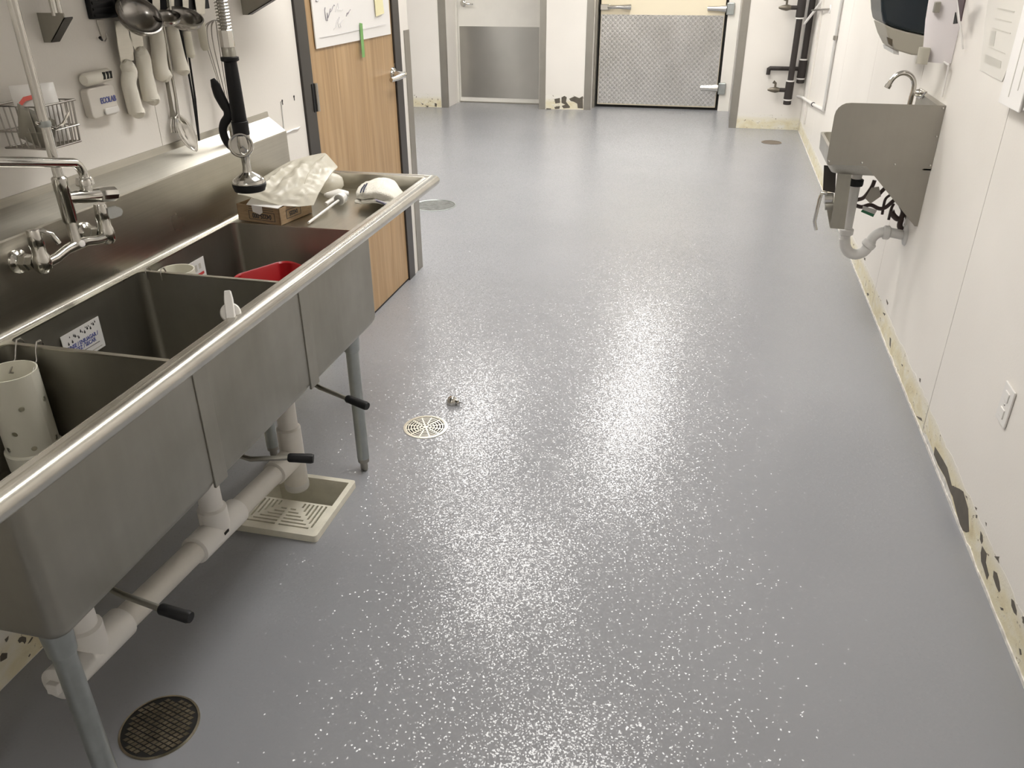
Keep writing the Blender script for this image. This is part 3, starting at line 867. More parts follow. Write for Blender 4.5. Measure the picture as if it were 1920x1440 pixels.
tr = thing('sink_trap', (.72, 3.70, .33), 'grey-white plastic P-trap under the hand sink running into the wall', 'drain pipe')
yt = 3.70
tp = [at(p, qq, y=yt) for p, qq in ((1606, 335), (1588, 430), (1583, 452))]
MB().tube([(tp[0].x, yt, .76), tp[0], tp[1], tp[2]], .021, 16).build('tailpiece', M['pvc_grey'], tr)
MB().lathe([(.028, 0), (.03, .006), (.03, .026), (.024, .03)], at(1604, 348, y=yt), (0, 0, 1), 14).build('slip_nut', M['black'], tr)
ub = [at(p, qq, y=yt) for p, qq in ((1584, 447), (1585, 462), (1592, 473), (1605, 477), (1619, 472), (1628, 462), (1633, 452))]
MB().tube(smooth_path(ub, 3), .023, 16).build('trap_bend', M['pvc_grey'], tr)
ou = [at(p, qq, y=yt) for p, qq in ((1630, 457), (1637, 445), (1648, 437), (1662, 435))] + [V3((RW - .004, yt, at(1690, 441, y=yt).z))]
MB().tube(smooth_path(ou, 4), .021, 16).build('trap_arm', M['pvc_grey'], tr)
for p, qq, ax in ((1587, 434, (0, 0, 1)), (1629, 458, (.5, 0, .8)), (1662, 436, (1, 0, 0))):
    MB().lathe([(.026, -.014), (.030, -.01), (.030, .01), (.026, .014)], at(p, qq, y=yt), ax, 14).build('slip_nut', M['pvc_grey'], tr)
MB().lathe([(.045, 0), (.04, .006), (.024, .012)], (RW - .0005, yt, ou[-1].z), (-1, 0, 0), 20).build('wall_flange', M['pvc_grey'], tr)

M['hose'] = simple('dark_brown_hose', (0.05, 0.03, 0.025), 0.4)
M['tag_green'] = simple('green_tag', (0.02, 0.16, 0.07), 0.5)
ho = thing('supply_hoses', (.75, 3.75, .5), 'tangle of dark brown supply hoses with green tags under the hand sink', 'hose')
yh2 = 3.77
def hose(pts, r=.0085):
    MB().tube(smooth_path([at(p, qq, y=yh2) for p, qq in pts], 4), r, 10).build('hose', M['hose'], ho)
hose([(1604, 385), (1616, 388), (1632, 384), (1648, 391), (1660, 389), (1672, 379), (1680, 372)])
hose([(1606, 375), (1620, 370), (1634, 352), (1640, 338)])
hose([(1645, 368), (1652, 360), (1662, 350)])
hose([(1654, 402), (1658, 380), (1662, 371), (1670, 365)], .006)
hose([(1672, 395), (1674, 402), (1682, 410), (1690, 408), (1694, 395), (1690, 385)], .012)
hose([(1666, 412), (1671, 392), (1676, 382)], .006)
hose([(1690, 410), (1687, 424), (1694, 431), (1710, 431)], .012)
hose([(1698, 400), (1700, 412), (1697, 422)], .006)
MB().lathe([(.040, 0), (.036, .008), (.014, .012)], at(1712, 431, y=yh2 - .0), (-1, 0, 0), 20).build('wall_flange', M['chrome'], ho)
for k, (poly, mt) in enumerate(((((1634, 352), (1648, 350), (1652, 368), (1632, 382), (1622, 372)), 'guard'), (((1618, 386), (1645, 394), (1640, 402), (1617, 393)), 'pvc_grey'), (((1617, 393), (1640, 402), (1637, 407), (1614, 397)), 'tag_green'))):
    MB().prism([at(p, qq, y=yh2 - .016) for p, qq in poly], (0, .002, 0)).build('tag', M[mt], ho, smooth=False)

fc = thing('gooseneck_faucet', (.8, 3.72, 1.02), 'chrome gooseneck faucet rising above the hand sink', 'faucet')
yf = 3.72
zf = .98
P = [at(p, qq, y=yf) for p, qq in ((1706, 193), (1713, 168), (1714, 156), (1711, 146), (1705, 140), (1697, 137), (1688, 138), (1679, 143), (1672, 150), (1667, 158))]
P = [V3((P[0].x, yf, .872))] + P
MB().tube(smooth_path(P, 3), .0095, 14).build('spout', M['chrome'], fc)
MB().tube([P[-1], at(1663, 165, y=yf)], .0125, 14).build('aerator', M['chrome'], fc)
hp = [at(p, qq, x=RW - .032) for p, qq in ((1715, 175), (1728, 165), (1740, 172), (1727, 186))]
MB().prism(hp, (-.008, 0, 0)).build('valve_plate', M['chrome'], fc, smooth=False, bevel=.002)
cc = sum(hp, V3()) / 4
MB().lathe([(.016, 0), (.014, .02), (.010, .024)], cc, (-1, 0, 0), 14).build('valve_cap', M['chrome'], fc)

# ------------------------------------------------------------------ dispensers on the right wall
M['navy'] = simple('smoky_navy_cover', (0.012, 0.020, 0.026), 0.22)
M['taupe'] = simple('taupe_plastic', (0.40, 0.375, 0.31), 0.45)
M['lilac'] = simple('pale_lilac_plastic', (0.72, 0.68, 0.69), 0.38)
td = thing('paper_towel_dispenser', (.76, 4.13, 1.18), 'paper towel dispenser with dark smoky cover and taupe base on the right wall', 'dispenser')
w0, w1 = 3.97, 4.27
lo = [(RW - .001, 1.182), (.80, 1.186), (.728, 1.205), (.695, 1.252), (.668, 1.305), (.70, 1.292), (.76, 1.276), (.855, 1.258), (RW - .001, 1.256)]
hi = [(RW - .001, 1.258), (.855, 1.260), (.76, 1.278), (.70, 1.294), (.664, 1.308), (.648, 1.35), (.636, 1.40), (.634, 1.50), (.66, 1.57), (RW - .001, 1.59)]
MB().prism([(x, w0, z) for x, z in lo], (0, w1 - w0, 0)).build('base', M['taupe'], td, smooth=False, bevel=.006)
MB().prism([(x, w0 - .004, z) for x, z in hi], (0, w1 - w0 + .008, 0)).build('cover', M['navy'], td, smooth=False, bevel=.018, seg=4)
MB().prism([(.688, w0 - .002, 1.255), (.712, w0 - .002, 1.246), (.716, w0 - .002, 1.218), (.70, w0 - .002, 1.228)], (0, .02, 0)).build('sensor_window', simple('brown_window', (.10, .08, .05), .4), td, smooth=False)
MB().prism([(.722, w0 + .012, 1.206), (.748, w0 + .012, 1.200), (.752, w0 + .012, 1.184), (.730, w0 + .012, 1.188)], (0, .25, 0)).build('paper_slot', M['pvc_grey'], td, smooth=False)

sd = thing('soap_dispenser', (.82, 3.66, 1.19), 'pale lilac soap dispenser with a grey nozzle on the right wall over the hand sink', 'dispenser')
def soap_ring(z, d):
    r = []
    n = 14
    for i in range(n + 1):
        t = PI * i / n
        r.append((RW - .001 - d * math.sin(t) ** .9, 3.665 - .058 * math.cos(t), z))
    return r
MB().loft([soap_ring(1.192, .085), soap_ring(1.20, .095), soap_ring(1.25, .10), soap_ring(1.34, .112), soap_ring(1.45, .118), soap_ring(1.5, .11), soap_ring(1.52, .08)]).build('body', M['lilac'], sd, angle=60)
MB().loft([[(RW - .085 - .035 * math.sin(PI * i / 8) , 3.64 - .035 * math.cos(PI * i / 8), z) for i in range(9)] for z in (1.186, 1.20, 1.225, 1.245)]).build('nozzle', M['taupe'], sd)
c = at(1756, 13, y=3.61)
MB().box(c.x - .008, c.x + .012, 3.600, 3.625, c.z - .02, c.z + .018).build('level_window', M['steel_dull'], sd, smooth=False, bevel=.003)
MB().prism([at(p, qq, x=RW - .052) for p, qq in ((1797, -6), (1812, -6), (1803, 40))], (-.004, 0, 0)).build('side_slot', simple('plum_dark', (.06, .035, .04), .5), sd, smooth=False)
MB().prism([at(p, qq, x=RW - .052) for p, qq in ((1793, 23), (1796, 44), (1789, 45))], (-.004, 0, 0)).build('side_slot', M['dark'], sd, smooth=False)
MB().tube([at(1795, -30, x=RW - .05), at(1799, 30, x=RW - .05), at(1806, 92, x=RW - .012)], .004, 8).build('cord', M['plastic_white'], sd)
cd2 = MB().tube([(RW - .03, 3.66, 1.20), at(1779, 122, x=RW - .02), at(1770, 165, x=RW - .012), at(1766, 182, x=RW - .012)], .004, 8).build('soap_tube', M['plastic_white'], sd)

# ------------------------------------------------------------------ papers, holder and outlet on the right wall
M['grey_print'] = simple('grey_print', (0.55, 0.53, 0.48), 0.7)
ns = thing('notice_sheet', (RW, 3.05, 1.16), 'faded laminated notice with grey bars on the right wall beside the white holder', 'notice')
cx_ = lambda a, b, o=.003: at(1780 + a / 6, b / 6, x=RW - o)
MB().prism([cx_(400, 250), cx_(345, 790), cx_(590, 920), cx_(840, 300), cx_(860, -300), cx_(480, -300)], (.002, 0, 0)).build('sheet', simple('laminate', (.78, .755, .70), .25), ns, smooth=False)
for pl in ([(410, 610), (585, 690), (575, 770), (392, 700)], [(440, 522), (630, 600), (628, 610), (438, 532)], [(485, 310), (690, 370), (687, 385), (482, 325)],
           [(515, 200), (700, 245), (697, 258), (512, 212)], [(545, 85), (735, 125), (730, 145), (540, 100)], [(465, 345), (525, 350), (500, 520), (445, 510)]):
    MB().prism([cx_(a, b, .0034) for a, b in pl], (-.0006, 0, 0)).build('printed_bar', M['grey_print'], ns, smooth=False)
wh = thing('wall_file_holder', (RW, 2.75, 1.15), 'white plastic slotted file holder on the right wall', 'file holder')
off = .035
ch = lambda a, b, o=off: at(1780 + a / 6, b / 6, x=RW - o)
c0, c1 = ch(545, 1158), ch(775, 1262)
yl, yr, zbt = c0.y, 2.44, (c0.z + c1.z) / 2
MB().box(RW - off, RW - off + .006, c1.y, yl, zbt, 1.62).build('front_panel', M['paper'], wh, smooth=False, bevel=.002)
MB().box(RW - off + .004, RW - .001, c1.y + .004, yl - .004, zbt + .006, 1.60).build('body', M['pvc_grey'], wh, smooth=False)
MB().box(RW - off * .8, RW - .001, yr, c1.y - .012, zbt + .01, 1.60).build('side_panel', M['paper'], wh, smooth=False)
for (a, b), (a2, b2) in (((800, 50), (665, 1090)), ((850, 330), (770, 1020))):
    p0, p1 = ch(a, b), ch(a2, b2)
    MB().box(RW - off - .0008, RW - off + .001, p1.y - .003, p1.y + .003, p1.z, 1.60).build('slot', M['grey_print'], wh, smooth=False)
ot = thing('outlet_plate', (RW, 2.2, .40), 'white blank outlet cover plate low on the right wall', 'outlet')
MB().box(RW - .006, RW - .0005, 2.160, 2.240, .403, .517).build('plate', M['plastic_white'], ot, smooth=False, bevel=.003)
for z in (.435, .485):
    MB().box(RW - .009, RW - .005, 2.184, 2.216, z - .014, z + .014).build('receptacle', M['plastic_white'], ot, smooth=False, bevel=.002)
for z in (.46,):
    MB().lathe([(.004, 0), (.003, .0015)], (RW - .006, 2.2, z), (-1, 0, 0), 8).build('screw', M['wire'], ot)

# ------------------------------------------------------------------ drain piping under the sink
XP = -1.19
pv = thing('sink_drain_pipe', (XP, 1.95, 0.02), 'white plastic drain pipe running under the triple sink into the floor sink', 'drain pipe')
e0, e1 = at(120, 1272, x=XP), V3((XP, 1.955, .150))
dirp = (e1 - e0).normalized()
onp = lambda y: e0.lerp(e1, (y - e0.y) / (e1.y - e0.y))
MB().tube([e0, e1], .0305, 24).build('horizontal_pipe', M['pvc'], pv)
MB().tube([(XP, 1.955, .42), (XP, 1.955, .04)], .0305, 24).build('vertical_pipe', M['pvc'], pv)
t1 = MB().lathe([(.031, .11), (.0375, .105), (.0375, -.115), (.031, -.12)], (XP, 1.955, .15), n=24)
t1.build('tee_fitting', M['pvc'], pv)
MB().tube([onp(1.955), onp(1.955) - dirp * .12, onp(1.955) - dirp * .125], [.0375, .0375, .031], 24).build('tee_branch', M['pvc'], pv)
MB().lathe([(.0375, 0), (.039, .004), (.039, .02), (.0375, .024)], (XP, 1.955, .03), n=24).build('end_collar', M['pvc_grey'], pv)
for yc in (1.035, 1.52):
    c = onp(yc)
    te = MB().tube([c - dirp * .105, c - dirp * .10, c + dirp * .10, c + dirp * .105], [.031, .0385, .0385, .031], 24).build('tee_fitting', M['plastic_white'], pv)
    MB().tube([c, c + V3((0, 0, .075)), c + V3((0, 0, .08)), (c.x, c.y, .42)], [.0385, .0385, .0305, .0305], 20).build('branch_pipe', M['plastic_white'], te)
MB().box(XP + .0375, XP + .0392, 1.50, 1.52, onp(1.52).z + .004, onp(1.52).z + .012).build('size_mark', M['dark'], pv, smooth=False)
pl = MB().tube([e0 - dirp * .002, e0 + dirp * .055, e0 + dirp * .06], [.0385, .0385, .031], 24).build('cleanout_adapter', M['plastic_white'], pv)
MB().tube([e0 - dirp * .018, e0], .033, 8).build('cleanout_plug', M['plastic_white'], pv, angle=20)
u_, w_, _ = frame_of(dirp)
MB().obox(e0 - dirp * .026, u_, w_, dirp, .026, .026, .018).build('plug_square', M['plastic_white'], pv, smooth=False, bevel=.002)

# ------------------------------------------------------------------ floor sink with half grate
fsk = thing('floor_sink', ((FS[0] + FS[1]) / 2, (FS[2] + FS[3]) / 2, 0), 'square cream plastic floor sink half covered by a slotted grate', 'floor sink')
x0f, x1f, y0f, y1f = FS
wf = .018
inner = [(x0f + wf, y0f + wf), (x1f - wf, y0f + wf), (x1f - wf, y1f - wf), (x0f + wf, y1f - wf)]
MB().plate(rrect(x0f, x1f, y0f, y1f, .01), [inner], lambda a, b: (a, b, .024), (0, 0, -.0235)).build('rim', M['cream'], fsk, smooth=False, bevel=.003)
def sq(i, z): return [(x0f + wf + i, y0f + wf + i, z), (x1f - wf - i, y0f + wf + i, z), (x1f - wf - i, y1f - wf - i, z), (x0f + wf + i, y1f - wf - i, z)]
MB().loft([sq(0, .016), sq(.004, -.03), sq(.03, -.14), sq(.10, -.16)], caps=(False, True)).build('basin', M['cream'], fsk, smooth=False, solid=.003, fix=False)
ym = y0f + (y1f - y0f) * .52
gx0, gx1, gy0 = x0f + wf + .001, x1f - wf - .001, y0f + wf + .001
xc = (gx0 + gx1) / 2
hw = (gx1 - gx0) / 2
dep = ym - gy0
slots = []
nsl = 8
for k in range(nsl):
    f = (k + .55) / nsl                      # 0 at the front edge, 1 at the apex
    y = gy0 + .008 + (dep - .014) * f
    half = hw * (1 - f) - .014
    if half > .012:
        for sgn in (-1, 1):
            a, b = xc + sgn * .006, xc + sgn * half
            xs = (min(a, b), max(a, b))
            slots.append([(xs[0], y - .0034), (xs[1], y - .0034), (xs[1], y + .0034), (xs[0], y + .0034)])
    d = hw * f
    xs_ = gx0 + .008 + (hw - .014) * f
    yb_ = gy0 + dep * f + .012
    if ym - .008 - yb_ > .006:
        for xx in (xs_, 2 * xc - xs_):
            slots.append([(xx - .0034, yb_), (xx + .0034, yb_), (xx + .0034, ym - .008), (xx - .0034, ym - .008)])
MB().plate([(gx0, gy0), (gx1, gy0), (gx1, ym), (gx0, ym)], slots, lambda a, b: (a, b, .021), (0, 0, -.008)).build('grate', M['cream'], fsk, smooth=False)

# ------------------------------------------------------------------ round floor drains
M['drain_metal'] = simple('nickel_drain', (0.74, 0.71, 0.62), 0.35, 0.6, var=.15, vscale=60)
M['rust'] = simple('tarnished_drain', (0.52, 0.46, 0.35), 0.25, 1.0, var=.5, vscale=24)
def pit(cx, cy, r, t, depth=.07):
    MB().lathe([(r, .001), (r - .004, -.012), (r - .01, -depth), (0, -depth - .01)], (cx, cy, 0), n=40).build('drain_well', M['dark'], t, fix=False)
da = thing('floor_drain', (DR_A[0], DR_A[1], 0), 'round pale metal floor drain with ringed slots out on the open floor', 'floor drain', 'round floor drains')
pit(*DR_A, R_A, da)
MB().lathe([(R_A, -.004), (R_A, .0025), (R_A - .009, .0035), (R_A - .010, -.004)], (*DR_A, 0), n=48, close=True).build('ring', M['drain_metal'], da)
sl = []
radii = [(.010, .018), (.022, .030), (.034, .041), (.045, .052), (.056, .0625), (.0662, .0708)]
for ri, (a, b) in enumerate(radii):
    ns_ = 6 if ri == 0 else 12
    for k in range(ns_):
        t0 = 2 * PI * k / ns_ + .0022 / a; t1_ = 2 * PI * (k + 1) / ns_ - .0022 / a
        mm = 3
        sl.append([(DR_A[0] + a * math.cos(t0 + (t1_ - t0) * i / mm), DR_A[1] + a * math.sin(t0 + (t1_ - t0) * i / mm)) for i in range(mm + 1)] +
                  [(DR_A[0] + b * math.cos(t1_ + (t0 - t1_) * i / mm), DR_A[1] + b * math.sin(t1_ + (t0 - t1_) * i / mm)) for i in range(mm + 1)])
MB().plate(circle(DR_A, R_A - .0095, 48), sl, lambda a, b: (a, b, .0015), (0, 0, -.004)).build('grate', M['drain_metal'], da, smooth=False)

db = thing('floor_drain', (DR_B[0], DR_B[1], 0), 'tarnished round floor drain cover with a diamond pattern beside the sink leg', 'floor drain', 'round floor drains')
pit(*DR_B, R_B, db, .03)
MB().lathe([(R_B, -.004), (R_B, .002), (R_B - .005, .003), (R_B - .006, -.004)], (*DR_B, 0), n=48, close=True).build('ring', M['rust'], db)
MB().lathe([(0, -.0005), (R_B - .006, -.0005), (R_B - .006, -.006), (0, -.006)], (*DR_B, 0), n=48).build('cover', simple('dark_rust', (.05, .042, .03), .5, .3), db)
st = MB()
ca, sa = math.cos(.35), math.sin(.35)
for i in range(-9, 10):
    for j in range(-14, 15):
        if (i + j) % 2: continue
        u, v = i * .0108, j * .0072
        x, y = u * ca - v * sa, u * sa + v * ca
        if math.hypot(x, y) > R_B - .013: continue
        dz = .0012 * noise.noise(V3((x * 60, y * 60, 3)))
        P = [(.0094, 0), (0, .0062), (-.0094, 0), (0, -.0062)]
        W = [V3((DR_B[0] + x + a * ca - b * sa, DR_B[1] + y + a * sa + b * ca, -.0006)) for a, b in P]
        Cc = V3((DR_B[0] + x, DR_B[1] + y, .0))
        Tt = [Cc + (p - Cc) * .86 + V3((0, 0, .0028 + dz)) for p in W]
        st.loft([W, Tt], caps=(False, True))
tag(st.build('diamond_studs', M['rust'], db, smooth=False), kind='stuff')

M['wet_cover'] = simple('wet_grey_cover', (0.17, 0.18, 0.175), 0.25, .1, var=.45, vscale=26, bump_s=(60, .5, .004))
dc = thing('floor_drain', (DR_C[0], DR_C[1], 0), 'large round wet grey floor cover behind the corner of the left wall', 'floor drain', 'round floor drains')
MB().lathe([(R_C, -.012), (R_C, .0025), (R_C - .008, .004), (R_C - .011, .001), (R_C - .012, -.012)], (*DR_C, 0), n=48, close=True).build('ring', M['galv'], dc)
MB().lathe([(0, .0025), (.08, .002), (R_C - .012, .001), (R_C - .012, -.012), (0, -.012)], (*DR_C, 0), n=48).build('cover', M['wet_cover'], dc)
dd = thing('floor_drain', (DR_D[0], DR_D[1], 0), 'small round brown floor drain at the far end near the black pipes', 'floor drain', 'round floor drains')
M['drain_brown'] = simple('brown_drain', (0.20, 0.165, 0.13), 0.5, .4)
MB().lathe([(R_D, -.012), (R_D, .002), (R_D - .006, .003), (R_D - .012, .001), (R_D - .013, -.012)], (*DR_D, 0), n=32, close=True).build('ring', M['drain_brown'], dd)
MB().lathe([(0, .001), (R_D - .013, 0.0), (R_D - .013, -.012), (0, -.012)], (*DR_D, 0), n=32).build('cover', M['drain_brown'], dd)

cp = at(848, 757, z=0)
ca_ = thing('nozzle_cap', (cp.x, cp.y, 0), 'small chrome bell-shaped cap lying on the open floor near a drain', 'cap')
MB().lathe([(.021, 0), (.022, .006), (.021, .016), (.015, .027), (.006, .033), (0, .034)], cp, n=24).build('bell', M['chrome'], ca_)
MB().tube([cp + V3((.014, -.004, .014)), cp + V3((.026, -.006, .013)), cp + V3((.027, -.006, .013)), cp + V3((.016, -.004, .014))], [.010, .010, .006, .005], 14).build('outlet', M['chrome'], ca_)

# ------------------------------------------------------------------ things in the bowls
def perf_tube(cx, cy, r, z0, z1, label, hook_x, hook_y, seed, cap=True):
    t = thing('perforated_tube', (cx, cy, z0), label, 'overflow tube', 'white tubes hung in the sink')
    rnd = random.Random(seed)
    L = 2 * PI * r
    pts = [Vector((0, z0)), Vector((L, z0)), Vector((L, z1)), Vector((0, z1))]
    edges = [(0, 1), (1, 2), (2, 3), (3, 0)]
    for k in range(1, 40):
        b = len(pts); nz = 9
        pts += [Vector((L * k / 40, z0 + (z1 - z0) * q_ / nz)) for q_ in range(nz + 1)]
        edges += [(b + q_, b + q_ + 1) for q_ in range(nz)]
    hs_ = []
    for row, z in enumerate((z0 + .065, z0 + .105, z0 + .16, z0 + .20)):
        if z > z1 - .04: continue
        for k in range(6):
            c = ((k + .5 * (row % 2) + .3) * L / 6 % L, z)
            if c[0] < .012 or c[0] > L - .012: continue
            lp = circle(c, .0062, 10)
            hs_.append(lp)
            b = len(pts); pts += [Vector(p) for p in lp]; edges += [(b + i, b + (i + 1) % 10) for i in range(10)]
    vo, eo, fo, _, _, _ = delaunay_2d_cdt(pts, edges, [], 0, 1e-6)
    mb = MB()
    keep = []
    for f in fo:
        c = sum((vo[i] for i in f), Vector((0, 0))) / len(f)
        if not any(inside(c, h) for h in hs_): keep.append(tuple(f))
    for rr_, flip in ((r, False), (r - .003, True)):
        b = len(mb.v)
        mb.v += [V3((cx + rr_ * math.cos(p[0] / r), cy + rr_ * math.sin(p[0] / r), p[1])) for p in vo]
        mb.f += [tuple(b + i for i in (reversed(f) if flip else f)) for f in keep]
    tn = len(mb.v)
    for k in range(40):                      # top edge of the wall
        a0_, a1_ = 2 * PI * k / 40, 2 * PI * (k + 1) / 40
        mb.add([(cx + q * math.cos(a), cy + q * math.sin(a), z1) for a, q in ((a0_, r), (a1_, r), (a1_, r - .003), (a0_, r - .003))], [(0, 1, 2, 3)])
    mb.build('tube_wall', M['cream_tube'], t, angle=60, fix=False)
    if cap:
        MB().lathe([(0, 0), (r - .004, 0), (r + .004, .004), (r + .005, .045), (r + .0015, .049), (r, .049)], (cx, cy, z0), n=40).build('end_cap', M['cream_tube'], t)
    for hx in hook_x:
        s = 1 if hook_y > cy else -1
        yw = cy + s * math.sqrt(max(0, r * r - (hx - cx) ** 2))
        pts_ = [V3((hx, hook_y + s * .010, ZD - .02)), V3((hx, hook_y + s * .011, ZD + .002)), V3((hx, hook_y + s * .006, ZD + .011)), V3((hx, hook_y - s * .004, ZD + .011)),
                V3((hx, hook_y - s * .012, ZD - .004)), V3((hx + .002, (hook_y - s * .012 + yw) / 2, (ZD + z1) / 2 - .012)), V3((hx, yw - s * .012, z1 - .022)), V3((hx, yw - s * .004, z1 - .026)), V3((hx, yw + s * .006, z1 - .02))]
        MB().tube(pts_, .0018, 8).build('s_hook', M['wire'], t)
M['cream_tube'] = simple('ivory_plastic_tube', (0.80, 0.775, 0.67), 0.38)
perf_tube(-1.362, 1.212, .0525, .572, .800, 'ivory perforated tube hanging on hooks in the front bowl of the triple sink', (-1.395, -1.345), 1.287, 3)
perf_tube(-1.378, 1.826, .048, .575, .806, 'ivory tube hanging beside a red label in the far bowl of the sink', (-1.41, -1.365), 1.755, 5)

rb = thing('red_bin', (-1.193, 2.03, ZB), 'red square plastic tub standing in the far sink bowl', 'tub')
ex, ey = V3((.89, -.456, 0)), V3((.456, .89, 0))
def rbr(h, z, r): return [V3((-1.19, 2.028, z)) + ex * a + ey * b for a, b in rrect(-h, h, -h, h, r)]
MB().loft([rbr(.078, ZB + .008, .02), rbr(.096, .722, .035), rbr(.102, .722, .04), rbr(.102, .732, .04), rbr(.098, .7345, .036), rbr(.0935, .73, .033), rbr(.075, ZB + .014, .018)]).build('tub', M['red'], rb)
MB().tube([V3((-1.19, 2.028, .733)) + ex * .094 + ey * (-.03 + .06 * i / 6) + V3((0, 0, .02 * math.sin(PI * i / 6))) for i in range(7)], .0018, 8).build('wire_handle', M['wire'], rb)

M['print_blue'] = simple('blue_print', (0.10, 0.12, 0.36), 0.6)
M['print_black'] = simple('black_print', (0.04, 0.04, 0.045), 0.6)
M['print_red'] = simple('red_print', (0.60, 0.06, 0.06), 0.6)
M['label_paper'] = simple('label_paper', (0.80, 0.79, 0.78), 0.5)
xs_l = SX0 + .0062
p0, p1 = at(113, 632, x=xs_l), at(184, 593.5, x=xs_l)
sg = thing('sink_label', (xs_l, (p0.y + p1.y) / 2, .64), 'white rinse label with blue lettering and droplets on the middle bowl back wall', 'label')
ya, yb2, zt2 = p0.y, p1.y, (p0.z + p1.z) / 2
hgt = .080
MB().box(xs_l - .0012, xs_l, ya, yb2, zt2 - hgt, zt2).build('sheet', M['label_paper'], sg, smooth=False)
wl_ = yb2 - ya
ym2 = (ya + yb2) / 2
text_mb('RINSE / ENJUAGAR /', wl_ * .105, (xs_l + .0002, ym2 - .002, zt2 - hgt * .47), (0, 1, 0), (0, 0, 1), True, squeeze=.86).build('lettering', M['print_blue'], sg, smooth=False)
text_mb('RINCEZ / SECAR', wl_ * .105, (xs_l + .0002, ym2 - .006, zt2 - hgt * .62), (0, 1, 0), (0, 0, 1), True, squeeze=.9).build('lettering', M['print_blue'], sg, smooth=False)
MB().box(xs_l, xs_l + .0004, ya + wl_ * .2, yb2 - wl_ * .12, zt2 - hgt * .765, zt2 - hgt * .75).build('rule', M['print_black'], sg, smooth=False)
MB().box(xs_l, xs_l + .0004, ya + wl_ * .66, yb2 - wl_ * .08, zt2 - hgt * .93, zt2 - hgt * .90).build('small_print', M['grey_print'], sg, smooth=False)
for a, b, s in ((.14, .28, 1), (.24, .27, 1), (.30, .11, .8), (.335, .15, 1), (.41, .24, .9), (.49, .10, 1), (.58, .19, 1), (.53, .15, .6), (.66, .12, 1), (.74, .17, 1), (.83, .10, 1), (.2, .09, .5), (.62, .06, .5), (.7, .07, .5), (.79, .06, .6), (.88, .05, .7), (.38, .18, .5)):
    c = V3((xs_l, ya + wl_ * a, zt2 - hgt * (b + .06)))
    r = .0026 * s
    MB().prism([c + V3((0, r * math.sin(q_), r * -math.cos(q_))) for q_ in (-1.9, -1.2, -.4, .4, 1.2, 1.9)] + [c + V3((0, 0, r * 2.6))], (.0004, 0, 0)).build('droplet', M['print_black'], sg, smooth=False)
p2, p3 = at(352, 491, x=xs_l), at(381, 480, x=xs_l)
s2 = thing('sink_label', (xs_l, p3.y - .05, .65), 'white label with red print on the far bowl back wall beside the ivory tube', 'label')
yr2, zt3 = p3.y, p3.z
MB().box(xs_l - .0012, xs_l, yr2 - .125, yr2, zt3 - hgt, zt3).build('sheet', M['label_paper'], s2, smooth=False)
for dz, a, b in ((.042, .02, .115), (.056, .02, .115), (.072, .03, .1), (.086, .03, .1)):
    MB().box(xs_l, xs_l + .0004, yr2 - .125 + a, yr2 - .125 + b, zt3 - dz - .008, zt3 - dz).build('printed_line', M['print_red'], s2, smooth=False)
for k in range(5):
    MB().box(xs_l, xs_l + .0004, yr2 - .11 + k * .02, yr2 - .10 + k * .02, zt3 - .03 - .004 * (k % 2), zt3 - .014).build('printed_mark', M['grey_print'], s2, smooth=False)

kc = at(432, 583, x=-.962)
kn = thing('plastic_spigot', (kc.x, kc.y, RZ), 'white plastic spigot with a turn lever clipped to the front rim of the middle bowl', 'spigot')
ax = V3((.42, -.76, .48)).normalized()
upv = (V3((0, 0, 1)) - ax * ax.z).normalized()
rtv = upv.cross(ax)
MB().lathe([(.0, -.012), (.019, -.012), (.0215, -.006), (.0215, .002), (.019, .006), (0, .006)], kc - upv * .004, ax, 28).build('dial', M['plastic_white'], kn)
MB().loft([[kc + ax * .0065 + rtv * (a * s) + upv * b + ax * d for a, b, d in ((-.011, -.024, 0), (.011, -.024, 0), (.010, .024, 0), (.0075, .042, 0), (-.0075, .042, 0), (-.010, .024, 0))] for s, d0 in ((1, 0),)] +
          [[kc + ax * .018 + rtv * (a * .8) + upv * b for a, b in ((-.011, -.020), (.011, -.020), (.010, .024), (.0075, .042), (-.0075, .042), (-.010, .024))]]).build('lever', M['plastic_white'], kn, smooth=False, bevel=.0015)
MB().tube([kc - upv * .02 - ax * .008, V3((-.955, kc.y, RZ + .012)), V3((-.957, kc.y, RZ - .02))], .006, 10).build('stem', M['plastic_white'], kn)

# ------------------------------------------------------------------ pre-rinse faucet
XF = -1.388
pf = thing('pre_rinse_faucet', (XF, 1.51, .96), 'chrome wall-mounted pre-rinse faucet with tall riser, spring hose and spray head over the triple sink', 'faucet')
XS = -1.4515
fy = (1.400, 1.613)
zF = .968
for k, y in enumerate(fy):
    fl_ = MB().lathe([(.027, 0), (.026, .005), (.018, .010), (.017, .012)], (XS, y, zF), (1, 0, 0), 24).build('wall_flange', M['chrome'], pf)
    MB().tube([(XS + .010, y, zF), (XS + .030, y, zF)], .0185, 6).build('inlet_nut', M['chrome'], fl_, angle=20)
    MB().tube([(XS + .030, y, zF), (XS + .046, y, zF)], .0155, 6).build('inlet_nut', M['chrome'], fl_, angle=20)
    vb_ = MB().lathe([(.0, -.022), (.012, -.02), (.018, -.012), (.0195, .0), (.018, .016), (.015, .024), (.015, .040)], (XF, y, zF), n=20).build('valve_body', M['chrome'], pf)
    MB().lathe([(.0155, .040), (.0165, .042), (.0145, .072), (.013, .076), (.0, .078)], (XF, y, zF), n=20).build('bonnet', M['chrome'], vb_)
ly = fy[0]
lp = [(XF, ly, zF + .07), (XF + .012, ly + .010, zF + .071), (XF + .026, ly + .020, zF + .062), (XF + .034, ly + .025, zF + .040)]
MB().tube(lp, [.009, .008, .0075, .008], 10, flat=.7).build('lever_handle', M['chrome'], pf)
ry = fy[1]
